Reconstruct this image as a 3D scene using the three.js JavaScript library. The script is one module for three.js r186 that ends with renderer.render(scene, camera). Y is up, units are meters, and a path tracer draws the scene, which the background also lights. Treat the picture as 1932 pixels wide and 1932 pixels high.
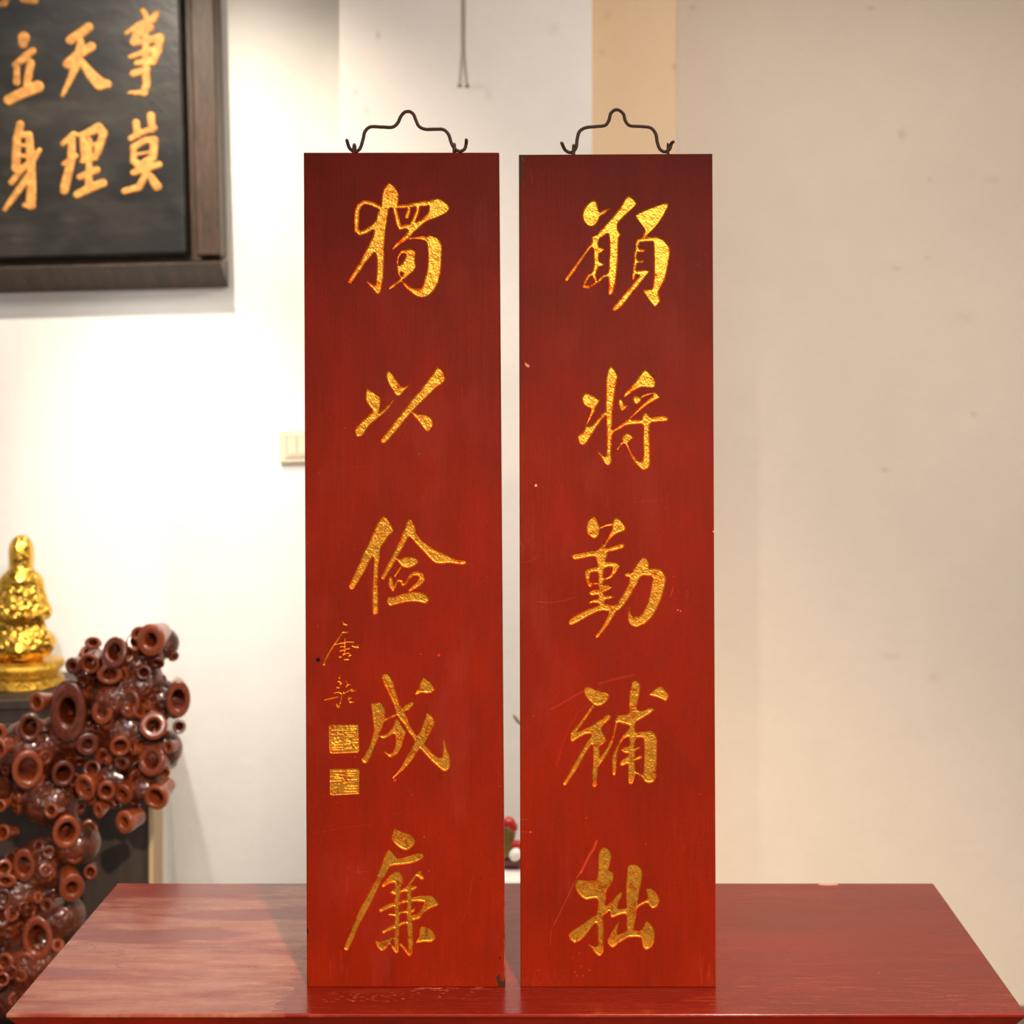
import * as THREE from 'three';
import { mergeGeometries } from 'three/addons/utils/BufferGeometryUtils.js';
import { RoundedBoxGeometry } from 'three/addons/geometries/RoundedBoxGeometry.js';
import { MarchingCubes } from 'three/addons/objects/MarchingCubes.js';
import { RectAreaLightUniformsLib } from 'three/addons/lights/RectAreaLightUniformsLib.js';

// ------------------------------------------------------------------ camera, lights, exposure
const F = 3330, PX = 1061, PY = 684, EYE = 1.698;          // focal length and principal point in photo pixels
const scene = new THREE.Scene();
scene.background = new THREE.Color(0x000000);
const camera = new THREE.PerspectiveCamera(2 * Math.atan(966 / F) * 180 / Math.PI, 1, 0.05, 50);
camera.position.set(0, EYE, 0);
camera.lookAt(0, EYE, -1);
camera.setViewOffset(1932, 1932, 966 - PX, 966 - PY, 1932, 1932);
camera.focus = 2.54;
camera.userData.fStop = 4.6;
camera.updateProjectionMatrix();

const renderer = new THREE.WebGLRenderer();
renderer.toneMapping = THREE.LinearToneMapping;
renderer.toneMappingExposure = 1.0;
renderer.shadowMap.enabled = true;
RectAreaLightUniformsLib.init();

const CEIL = 3.05, NEUTRAL = 0xf1f5ff;
// [x, y, z of the lens], target, colour, intensity, half angle, penumbra
const SPOTS = [
  { name: 'track_spotlight', label: 'small track spotlight aimed at the two red boards', at: [0.55, 2.92, 0.3], to: [-0.18, 0.12, -2.45], color: 0xffe6c8, power: 96, angle: 0.54, pen: 1, soft: 2.2 },
  { name: 'track_spotlight', label: 'small track spotlight washing the wall beside the black plaque', at: [-1.02, 2.92, -3.72], to: [-1.02, 1.1, -4.6], color: 0xfff0da, power: 8.5, angle: 0.92, pen: 0.85, soft: 1.2 },
  { name: 'track_spotlight', label: 'small track spotlight added to brighten the beige wall', at: [1.25, 2.92, -2.8], to: [1.05, -0.25, -4.5], color: 0xfff4e8, power: 4.5, angle: 0.7, pen: 1, soft: 2 },  // lamp put in to lift the lower beige wall; none is seen
  { name: 'track_spotlight', label: 'small track spotlight added to brighten the white wall pier', at: [0.0, 2.92, -2.8], to: [-0.1, -0.25, -4.3], color: 0xfff6ec, power: 4.5, angle: 0.66, pen: 1, soft: 2 },  // added source for the lower pier, out of view
  { name: 'track_spotlight', label: 'small track spotlight added to overlight the left wall that the table reflects', at: [-1.25, 2.92, -2.8], to: [-0.97, 1.22, -4.6], color: 0xfffaf4, power: 14, angle: 0.27, pen: 1, soft: 2 },  // made-up beam: whitens the left wall so the tabletop mirrors it
];
const PANELS = [
  { at: [-1.3, CEIL - 0.03, -3.3], size: [1.2, 0.3], power: 7, color: 0xfff8f0 },  // added panel, lights the upper left wall
  { at: [0.7, CEIL - 0.03, -3.3], size: [1.2, 0.3], power: 25, color: 0xfff6ec },  // added panel, fills the tops of the pier and right walls
  { at: [-0.9, CEIL - 0.03, 1.2], size: [1.2, 0.6], power: 9 },
  { at: [0.9, CEIL - 0.03, 1.2], size: [1.2, 0.6], power: 9 },
  { at: [-0.9, CEIL - 0.03, 3.4], size: [1.2, 0.6], power: 50 },
  { at: [0.9, CEIL - 0.03, 3.4], size: [1.2, 0.6], power: 50 },
];

// ------------------------------------------------------------------ helpers
let seed = 1234567;
function rnd() { seed = (seed * 1664525 + 1013904223) >>> 0; return seed / 4294967296; }
function rr(a, b) { return a + (b - a) * rnd(); }
function hash2(x, y, s) { let h = (x * 374761393 + y * 668265263 + s * 2147483647) | 0; h = Math.imul(h ^ (h >>> 13), 1274126177); h ^= h >>> 16; return (h >>> 0) / 4294967296; }
function vnoise(x, y, s = 0) {
  const xi = Math.floor(x), yi = Math.floor(y), fx = x - xi, fy = y - yi;
  const u = fx * fx * (3 - 2 * fx), v = fy * fy * (3 - 2 * fy);
  const a = hash2(xi, yi, s), b = hash2(xi + 1, yi, s), c = hash2(xi, yi + 1, s), d = hash2(xi + 1, yi + 1, s);
  return a + (b - a) * u + (c - a) * v + (a - b - c + d) * u * v;
}
function fbm(x, y, s = 0, o = 4) { let t = 0, a = 0.5; for (let i = 0; i < o; i++) { t += a * vnoise(x, y, s + i * 17); x *= 2.03; y *= 2.03; a *= 0.5; } return t / (1 - Math.pow(0.5, o)); }
const clamp = (v, a = 0, b = 1) => Math.min(b, Math.max(a, v));
const sstep = (a, b, v) => { const t = clamp((v - a) / (b - a)); return t * t * (3 - 2 * t); };
function world(px, py, d) { return new THREE.Vector3((px - PX) * d / F, EYE - (py - PY) * d / F, -d); }

const taken = {};
function numbered(n) { if (!(n in taken)) { taken[n] = 0; return n; } taken[n]++; return n + '_' + String(taken[n]).padStart(3, '0'); }
function shade(o) { o.traverse(m => { if (m.isMesh) { m.castShadow = true; m.receiveShadow = true; } }); return o; }
function tag(o, label, category, group, kind) { o.userData.label = label; if (category) o.userData.category = category; if (group) o.userData.group = group; if (kind) o.userData.kind = kind; return o; }
function thing(name, label, category, [x, y, z], turn = 0, group) {
  const o = new THREE.Group(); o.name = numbered(name); o.position.set(x, y, z); o.rotation.y = turn; scene.add(o);
  return tag(o, label, category, group);
}
function part(name, geo, mat, parent, label) {
  const m = new THREE.Mesh(geo, mat); m.name = name; if (label) m.userData.label = label;
  m.castShadow = m.receiveShadow = true; parent.add(m); return m;
}
function structure(name, geo, mat, label) {
  const m = new THREE.Mesh(geo, mat); m.name = name; m.castShadow = m.receiveShadow = true; scene.add(m);
  m.userData.kind = 'structure'; m.userData.label = label; return m;
}
// a box given by its corners, uv in metres
function slab(x0, x1, y0, y1, z0, z1) {
  const g = new THREE.BoxGeometry(x1 - x0, y1 - y0, z1 - z0); g.translate((x0 + x1) / 2, (y0 + y1) / 2, (z0 + z1) / 2);
  return metreUV(g);
}
function metreUV(g, k = 1) {
  const p = g.attributes.position, n = g.attributes.normal, uv = new Float32Array(p.count * 2);
  for (let i = 0; i < p.count; i++) {
    const ax = Math.abs(n.getX(i)), ay = Math.abs(n.getY(i)), az = Math.abs(n.getZ(i));
    let u, v; if (ay >= ax && ay >= az) { u = p.getX(i); v = -p.getZ(i); } else if (ax > az) { u = p.getZ(i); v = p.getY(i); } else { u = p.getX(i); v = p.getY(i); }
    uv[2 * i] = u * k; uv[2 * i + 1] = v * k;
  }
  g.setAttribute('uv', new THREE.BufferAttribute(uv, 2)); return g;
}
function rbox(w, h, d, r = 0.003, x = 0, y = 0, z = 0, seg = 2) { const g = new RoundedBoxGeometry(w, h, d, seg, r); g.translate(x, y, z); return metreUV(g); }
// colour texture from f(u, v) -> [r, g, b] in sRGB 0..255; v up
function colourTex(w, h, f, rx = 1, ry = 1, wrap = true) {
  const d = new Uint8Array(w * h * 4);
  for (let j = 0; j < h; j++) for (let i = 0; i < w; i++) { const c = f(i / w, j / h), k = (j * w + i) * 4; d[k] = clamp(c[0], 0, 255); d[k + 1] = clamp(c[1], 0, 255); d[k + 2] = clamp(c[2], 0, 255); d[k + 3] = 255; }
  const t = new THREE.DataTexture(d, w, h); t.colorSpace = THREE.SRGBColorSpace; t.magFilter = t.minFilter = THREE.LinearFilter;
  t.wrapS = t.wrapT = wrap ? THREE.RepeatWrapping : THREE.ClampToEdgeWrapping; t.repeat.set(rx, ry); t.needsUpdate = true; return t;
}
function greyTex(w, h, f, rx = 1, ry = 1) { const t = colourTex(w, h, (u, v) => { const g = f(u, v) * 255; return [g, g, g]; }, rx, ry); t.colorSpace = THREE.NoColorSpace; return t; }
// tiling noise for [0,1)
function tnoise(u, v, nx, ny, s) {
  const x = u * nx, y = v * ny, xi = Math.floor(x), yi = Math.floor(y), fx = x - xi, fy = y - yi, a = fx * fx * (3 - 2 * fx), b = fy * fy * (3 - 2 * fy);
  const X0 = xi % nx, X1 = (xi + 1) % nx, Y0 = yi % ny, Y1 = (yi + 1) % ny;
  const p = hash2(X0, Y0, s), q = hash2(X1, Y0, s), r = hash2(X0, Y1, s), t = hash2(X1, Y1, s);
  return p + (q - p) * a + (r - p) * b + (p - q - r + t) * a * b;
}

// ------------------------------------------------------------------ materials
const wallBump = greyTex(512, 512, (u, v) => 0.5 * tnoise(u, v, 40, 40, 3) + 0.3 * tnoise(u, v, 110, 110, 5) + 0.2 * tnoise(u, v, 9, 9, 8));
function wallMaterial(rgb, s, spots) {           // painted plaster, uv in metres over a 4 m field
  const map = colourTex(1024, 1024, (u, v) => {
    let k = 1 + 0.02 * (tnoise(u, v, 13, 13, s) - 0.5) + 0.012 * (tnoise(u, v, 60, 60, s + 1) - 0.5) + 0.008 * (tnoise(u, v, 300, 300, s + 2) - 0.5);
    let c = [rgb[0] * k, rgb[1] * k, rgb[2] * k];
    for (const [x, y, rx, ry, a] of spots) {
      const dx = (u * 4 - 2 - x) / rx, dy = (v * 4 - y) / ry, q = dx * dx + dy * dy; if (q > 4) continue;
      const m = 0.6 * a * Math.exp(-q * 1.6) * (0.55 + 0.9 * vnoise(u * 420, v * 420, s + 9)); c = [c[0] * (1 - 0.5 * m), c[1] * (1 - 0.62 * m), c[2] * (1 - 0.8 * m)];
    }
    return c;
  }, 0.25, 0.25);
  map.offset.set(0.5, 0);
  const b = wallBump.clone(); b.repeat.set(1.6, 1.6); b.needsUpdate = true;
  return new THREE.MeshStandardMaterial({ map, roughness: 0.86, bumpMap: b, bumpScale: 0.0006 });
}
const spotAt = (px, py, d, r, a, k = 1) => { const p = world(px, py, d); return [p.x, p.y, r * d / F, r * k * d / F, a]; };
const Z_LEFT = 4.60, Z_PIL = 4.40, Z_STEP = 4.52, Z_RIGHT = 4.66;
const M = {
  wallLeft: wallMaterial([243, 240, 233], 3, []),
  pilaster: wallMaterial([236, 229, 221], 21, [spotAt(712, 68, Z_PIL, 5, 0.5, 1.6), spotAt(670, 175, Z_PIL, 7, 0.25), spotAt(690, 210, Z_PIL, 6, 0.22, 1.6), spotAt(1042, 55, Z_PIL, 16, 0.12, 0.8), spotAt(900, 165, Z_PIL, 22, 0.16, 0.35), spotAt(920, 180, Z_PIL, 12, 0.1)]),
  step: wallMaterial([232, 202, 166], 31, [spotAt(1272, 127, Z_STEP, 6, 0.45, 0.9), spotAt(1145, 28, Z_STEP, 8, 0.15, 1.5), spotAt(1135, 100, Z_STEP, 9, 0.15)]),  // peach colour stands in for warm light falling on this strip
  wallRight: wallMaterial([229, 215, 198], 41, [spotAt(1305, 15, Z_RIGHT, 7, 0.35, 0.8), spotAt(1640, 17, Z_RIGHT, 8, 0.3, 0.5), spotAt(1700, 255, Z_RIGHT, 9, 0.22, 1.3), spotAt(1752, 340, Z_RIGHT, 4, 0.3), spotAt(1870, 340, Z_RIGHT, 16, 0.15, 0.5), spotAt(1748, 488, Z_RIGHT, 6, 0.25, 0.5), spotAt(1690, 508, Z_RIGHT, 14, 0.16, 0.4), spotAt(1820, 600, Z_RIGHT, 26, 0.1, 0.6), spotAt(1836, 783, Z_RIGHT, 7, 0.3, 0.8), spotAt(1668, 888, Z_RIGHT, 10, 0.22, 0.5), spotAt(1680, 1240, Z_RIGHT, 20, 0.12, 0.4), spotAt(1760, 1280, Z_RIGHT, 12, 0.1)]),
  ceiling: new THREE.MeshStandardMaterial({ color: 0xe9e4da, roughness: 0.9 }),
  plain: new THREE.MeshStandardMaterial({ color: 0xe4e1dc, roughness: 0.9 }),
  darkWall: new THREE.MeshStandardMaterial({ map: colourTex(256, 256, (u, v) => { const k = 0.7 + 0.6 * tnoise(u, v, 40, 4, 3); return [72 * k, 56 * k, 44 * k]; }), roughness: 0.8 }),
  floor: new THREE.MeshPhysicalMaterial({ map: colourTex(512, 512, (u, v) => { const k = 0.85 + 0.3 * fbm(u * 3, v * 40, 5, 4); return [92 * k, 80 * k, 68 * k]; }, 0.5, 0.5), roughness: 0.45 }),
  iron: new THREE.MeshStandardMaterial({ map: colourTex(128, 128, (u, v) => { const n = 0.6 * tnoise(u, v, 20, 20, 4) + 0.4 * tnoise(u, v, 50, 50, 6); return [52 + 46 * n, 36 + 24 * n, 24 + 12 * n]; }, 6, 6), roughness: 0.5, metalness: 0.35 }),
};

// ------------------------------------------------------------------ room
const XL = -3.3, XR = 2.6, ZB = 5.0;
const xp0 = world(640, 0, Z_PIL).x, xp1 = world(1117, 0, Z_PIL).x, xs1 = world(1275, 0, Z_STEP).x;
structure('wall_back', slab(XL, xp0 + 0.1, 0, CEIL, -Z_LEFT - 0.3, -Z_LEFT), M.wallLeft, 'smooth white painted wall behind the black plaque');
structure('trim_1', slab(xp0, xp1, 0, CEIL, -Z_LEFT - 0.3, -Z_PIL), M.pilaster, 'off-white wall pier standing proud behind the red boards');
structure('trim_2', slab(xp1 - 0.05, xs1, 0, CEIL, -Z_LEFT - 0.3, -Z_STEP), M.step, 'narrow strip of wall beside the white pier, warm light painted in as peach');
structure('wall_back_right', slab(xs1 - 0.05, XR, 0, CEIL, -Z_RIGHT - 0.3, -Z_RIGHT), M.wallRight, 'plain beige wall with faint smudges to the right of the boards');
structure('wall_left', slab(XL - 0.2, XL, 0, CEIL, -5, ZB + 0.2), M.plain, 'plain side wall of the room');
structure('wall_right', slab(XR, XR + 0.2, 0, CEIL, -5, ZB + 0.2), M.plain, 'plain side wall of the room');
structure('wall_front', slab(XL, XR, 0, CEIL, ZB, ZB + 0.2), M.darkWall, 'dark wooden wall facing the boards');
structure('floor', slab(XL - 0.2, XR + 0.2, -0.15, 0, -5, ZB + 0.2), M.floor, 'grey-brown floor');
structure('ceiling', slab(XL - 0.2, XR + 0.2, CEIL, CEIL + 0.15, -5, ZB + 0.2), M.ceiling, 'white ceiling');

// ------------------------------------------------------------------ lamps
const lampBody = new THREE.MeshStandardMaterial({ color: 0x1c1a18, roughness: 0.5 });
for (const s of SPOTS) {
  const g = thing(s.name, s.label, 'spotlight', [s.at[0], CEIL, s.at[2]]);
  const dir = new THREE.Vector3(s.to[0] - s.at[0], s.to[1] - s.at[1], s.to[2] - s.at[2]).normalize();
  const lens = new THREE.Vector3(0, s.at[1] - CEIL, 0);
  part('mount', new THREE.CylinderGeometry(0.03, 0.03, 0.02, 24).translate(0, -0.01, 0), lampBody, g);
  part('stem', new THREE.CylinderGeometry(0.008, 0.008, 0.06, 12).translate(0, -0.045, 0), lampBody, g);
  const q = new THREE.Quaternion().setFromUnitVectors(new THREE.Vector3(0, -1, 0), dir);
  const head = part('lamp_head', new THREE.LatheGeometry([[0, 0.11], [0.03, 0.11], [0.036, 0.1], [0.04, 0.0], [0.044, -0.012], [0.038, -0.012], [0.034, 0.0], [0, 0.0]].map(p => new THREE.Vector2(...p)), 32), lampBody, g);
  head.position.copy(lens).addScaledVector(dir, -0.02); head.quaternion.copy(q);
  const glow = part('lamp_lens', new THREE.CylinderGeometry(0.033, 0.033, 0.003, 32), new THREE.MeshStandardMaterial({ color: 0xfff4e0, emissive: s.color, emissiveIntensity: 3, roughness: 0.3 }), g);
  glow.position.copy(lens).addScaledVector(dir, -0.018); glow.quaternion.copy(q);
  const l = new THREE.SpotLight(s.color, s.power, 0, s.angle, s.pen, 2); l.name = 'spot';
  l.position.set(...s.at); l.target.position.set(...s.to); l.castShadow = true; l.shadow.radius = s.soft; scene.add(l, l.target);
}
for (const p of PANELS) {
  const g = thing('ceiling_light_panel', 'unseen square edged white ceiling light panel', 'ceiling light', [p.at[0], CEIL, p.at[2]], 0, 'ceiling light panels');
  part('frame', mergeGeometries([rbox(p.size[0] + 0.06, 0.03, 0.03, 0.004, 0, -0.015, p.size[1] / 2 + 0.015), rbox(p.size[0] + 0.06, 0.03, 0.03, 0.004, 0, -0.015, -p.size[1] / 2 - 0.015), rbox(0.03, 0.03, p.size[1], 0.004, p.size[0] / 2 + 0.015, -0.015, 0), rbox(0.03, 0.03, p.size[1], 0.004, -p.size[0] / 2 - 0.015, -0.015, 0)]), M.ceiling, g);
  part('diffuser', rbox(p.size[0], 0.014, p.size[1], 0.002, 0, -0.008, 0), new THREE.MeshStandardMaterial({ color: 0xffffff, emissive: p.color || NEUTRAL, emissiveIntensity: 1.2, roughness: 0.6 }), g);
  const l = new THREE.RectAreaLight(p.color || NEUTRAL, p.power, p.size[0], p.size[1]); l.name = 'panel';
  l.position.set(p.at[0], p.at[1], p.at[2]); l.lookAt(p.at[0], 0, p.at[2]); scene.add(l);
}

// ------------------------------------------------------------------ table
const TZ0 = 2.433, TZ1 = 3.044, TX0 = -0.7677, TX1 = 0.6400, TY = 0.8;
const TW = TX1 - TX0, TD = TZ1 - TZ0, TCX = (TX0 + TX1) / 2, TCZ = -(TZ0 + TZ1) / 2;
const tablePx = (px, py) => { const d = F * (EYE - TY) / (py - PY); return [((px - PX) * d / F - TX0) / TW, 1 - (d - TZ0) / TD]; };   // u from the left, v from the back
// dark worn marks, pale scratches: [u, v, length u, length v, strength, kind]
function tableTexture() {
  const W = 2048, H = 1024, c = document.createElement('canvas'); c.width = W; c.height = H; const x = c.getContext('2d');
  const im = x.createImageData(W, H);
  for (let j = 0; j < H; j++) for (let i = 0; i < W; i++) {
    const u = i / W, v = j / H;
    const grain = fbm(u * 9, v * 130, 11, 4), cloud = fbm(u * 5, v * 6, 23, 4), fine = vnoise(u * 700, v * 500, 31);
    let k = 0.92 + 0.1 * (grain - 0.5) + 0.2 * (cloud - 0.5) + 0.05 * fine;
    let r = 110 * k, g = 20 * k, b = 4 * k;
    const worn = sstep(0.56, 0.8, fbm(u * 14, v * 60, 77, 5)) * 0.2;     // bleached wear along the grain
    r += (140 - r) * worn; g += (66 - g) * worn; b += (42 - b) * worn;
    const edgeU = 0.275 + 0.06 * (fbm(u * 3, v * 9, 101, 4) - 0.5) + 0.03 * (vnoise(u * 60, v * 220, 103) - 0.5);   // ragged limit of the pale end: scuffs plus painted-in wall reflection
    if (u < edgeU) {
      const scuffGlare = fbm(u * 22, v * 46, 111, 5), rub = vnoise(u * 240, v * 620, 113), left = sstep(0.3, 0.56, fbm(u * 7, v * 11, 117, 5) + 0.18 * (scuffGlare - 0.5));   // red islands stay between the pale patches
      const a = left * (0.2 + 0.55 * scuffGlare) * (0.75 + 0.4 * rub), p = 0.9 + 0.2 * fbm(u * 40, v * 160, 119, 3);
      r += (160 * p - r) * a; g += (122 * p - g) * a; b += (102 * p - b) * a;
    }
    const q = (j * W + i) * 4; im.data[q] = r; im.data[q + 1] = g; im.data[q + 2] = b; im.data[q + 3] = 255;
  }
  x.putImageData(im, 0, 0);
  const at = (px, py) => { const [u, v] = tablePx(px, py); return [u * W, v * H]; };
  seed = 555;
  function streaks(n, x0, x1, y0, y1, len, col, a, w) {
    for (let i = 0; i < n; i++) {
      const [sx, sy] = at(rr(x0, x1), rr(y0, y1)), L = len * rr(0.3, 1);
      x.strokeStyle = `rgba(${col},${a * 0.55 * rr(0.3, 1)})`; x.lineWidth = w * rr(0.5, 1.4); x.lineCap = 'round';
      x.beginPath(); x.moveTo(sx, sy); x.quadraticCurveTo(sx + L / 2, sy + rr(-2, 2), sx + L, sy + rr(-3, 3)); x.stroke();
    }
  }
  streaks(90, 1360, 1900, 1840, 1912, 46, '214,150,104', 0.55, 2.0);
  streaks(60, 1480, 1900, 1845, 1880, 70, '210,140,84', 0.4, 1.6);
  streaks(30, 1700, 1920, 1850, 1905, 60, '206,128,58', 0.5, 2.2);
  streaks(70, 590, 1340, 1864, 1912, 30, '206,120,96', 0.5, 1.5);
  streaks(900, 560, 1900, 1863, 1913, 34, '172,104,88', 0.3, 1.3);
  streaks(300, 980, 1900, 1700, 1880, 40, '150,72,48', 0.22, 1.6);
  streaks(46, 600, 760, 1872, 1890, 8, '232,190,150', 0.8, 3);
  streaks(14, 780, 900, 1862, 1868, 24, '240,196,150', 0.9, 4);
  streaks(18, 760, 900, 1868, 1884, 8, '236,186,150', 0.7, 2.5);
  streaks(40, 60, 1900, 1680, 1905, 26, '196,120,96', 0.25, 1.4);
  streaks(140, 60, 575, 1680, 1905, 40, '84,44,26', 0.35, 1.5);
  streaks(26, 150, 570, 1680, 1900, 7, '52,26,14', 0.7, 2.6);
  streaks(10, 1180, 1330, 1880, 1900, 60, '220,140,80', 0.3, 5);
  // specks
  for (let i = 0; i < 160; i++) { const [sx, sy] = at(rr(30, 1900), rr(1680, 1910)); x.fillStyle = rnd() < 0.5 ? 'rgba(230,170,140,0.55)' : 'rgba(50,22,12,0.6)'; x.beginPath(); x.arc(sx, sy, rr(0.6, 2.2), 0, 7); x.fill(); }
  // the crackled brown mark on the left and the chip at the back edge
  x.strokeStyle = 'rgba(92,46,22,0.85)'; x.lineWidth = 3; x.lineJoin = 'round';
  const crackle = [[172, 1782], [180, 1786], [176, 1791], [190, 1796], [210, 1795], [232, 1792], [222, 1798], [236, 1799], [218, 1804], [238, 1806], [216, 1812], [234, 1816], [218, 1820], [228, 1827]];
  x.beginPath(); crackle.forEach((p, i) => { const q = at(...p); i ? x.lineTo(...q) : x.moveTo(...q); }); x.stroke();
  x.fillStyle = 'rgba(40,24,14,0.9)'; { const q = at(102, 1830); x.beginPath(); x.ellipse(q[0], q[1], 11, 4, 0, 0, 7); x.fill(); }
  x.fillStyle = 'rgba(206,150,120,0.9)'; { const q = at(1562, 1668); x.beginPath(); x.ellipse(q[0], q[1] + 4, 26, 9, 0, 0, 7); x.fill(); }
  // brown patches along the back left
  for (let i = 0; i < 260; i++) { const [sx, sy] = at(rr(190, 560), 1672 + Math.abs(rr(-1, 1) * rr(0, 1)) * 80); x.fillStyle = `rgba(98,58,34,${rr(0.03, 0.13)})`; x.beginPath(); x.ellipse(sx, sy, rr(10, 60), rr(2, 9), 0, 0, 7); x.fill(); }
  const t = new THREE.CanvasTexture(c); t.colorSpace = THREE.SRGBColorSpace; t.anisotropy = 8; return t;
}
const tableRough = greyTex(512, 512, (u, v) => 0.72 + 0.2 * tnoise(u, v, 6, 40, 3) + 0.12 * tnoise(u, v, 30, 150, 4));
const tableBump = greyTex(512, 512, (u, v) => 0.6 * tnoise(u, v, 4, 90, 7) + 0.4 * tnoise(u, v, 24, 200, 9));
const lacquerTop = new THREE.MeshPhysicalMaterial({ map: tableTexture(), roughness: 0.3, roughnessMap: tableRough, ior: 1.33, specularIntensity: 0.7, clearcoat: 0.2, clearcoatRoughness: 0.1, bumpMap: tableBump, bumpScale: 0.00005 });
const lacquer = new THREE.MeshPhysicalMaterial({ map: colourTex(512, 512, (u, v) => { const k = 0.8 + 0.4 * (0.6 * tnoise(u, v, 6, 60, 2) + 0.4 * tnoise(u, v, 40, 160, 5)); return [108 * k, 19 * k, 4 * k]; }, 1, 1), roughness: 0.45, specularIntensity: 0.4 });
{
  const t = thing('altar_table', 'long red lacquered wooden table carrying the two carved boards', 'table', [TCX, 0, TCZ]);
  const top = new RoundedBoxGeometry(TW, 0.006, TD, 3, 0.0022); top.translate(0, TY - 0.003, 0);
  const p = top.attributes.position, uv = new Float32Array(p.count * 2);
  for (let i = 0; i < p.count; i++) { uv[2 * i] = (p.getX(i) + TW / 2) / TW; uv[2 * i + 1] = (-p.getZ(i) + TD / 2) / TD; }
  top.setAttribute('uv', new THREE.BufferAttribute(uv, 2));
  part('tabletop', top, lacquerTop, t, 'worn glossy red-brown lacquered top with scratches, pale wall reflection painted in at the left');
  // moulded rim that slopes in under the top
  const edge = new THREE.BoxGeometry(TW - 0.004, 0.036, TD - 0.004).toNonIndexed(), ep = edge.attributes.position;
  for (let i = 0; i < ep.count; i++) if (ep.getY(i) < 0) { ep.setX(i, ep.getX(i) - Math.sign(ep.getX(i)) * 0.026); ep.setZ(i, ep.getZ(i) - Math.sign(ep.getZ(i)) * 0.026); }
  edge.computeVertexNormals(); edge.translate(0, TY - 0.0235, 0); metreUV(edge);
  part('edge_band', edge, lacquer, t, 'red lacquered rim sloping in under the top');
  for (const s of [-1, 1]) {
    part('apron', rbox(TW - 0.16, 0.09, 0.022, 0.003, 0, TY - 0.085, s * (TD / 2 - 0.045)), lacquer, t);
    part('apron', rbox(0.022, 0.09, TD - 0.13, 0.003, s * (TW / 2 - 0.075), TY - 0.085, 0), lacquer, t);
    for (const q of [-1, 1]) part('leg', rbox(0.055, TY - 0.04, 0.055, 0.006, s * (TW / 2 - 0.075), (TY - 0.04) / 2, q * (TD / 2 - 0.045)), lacquer, t);
    part('stretcher', rbox(0.03, 0.03, TD - 0.14, 0.004, s * (TW / 2 - 0.075), 0.16, 0), lacquer, t);
  }
}

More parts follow.
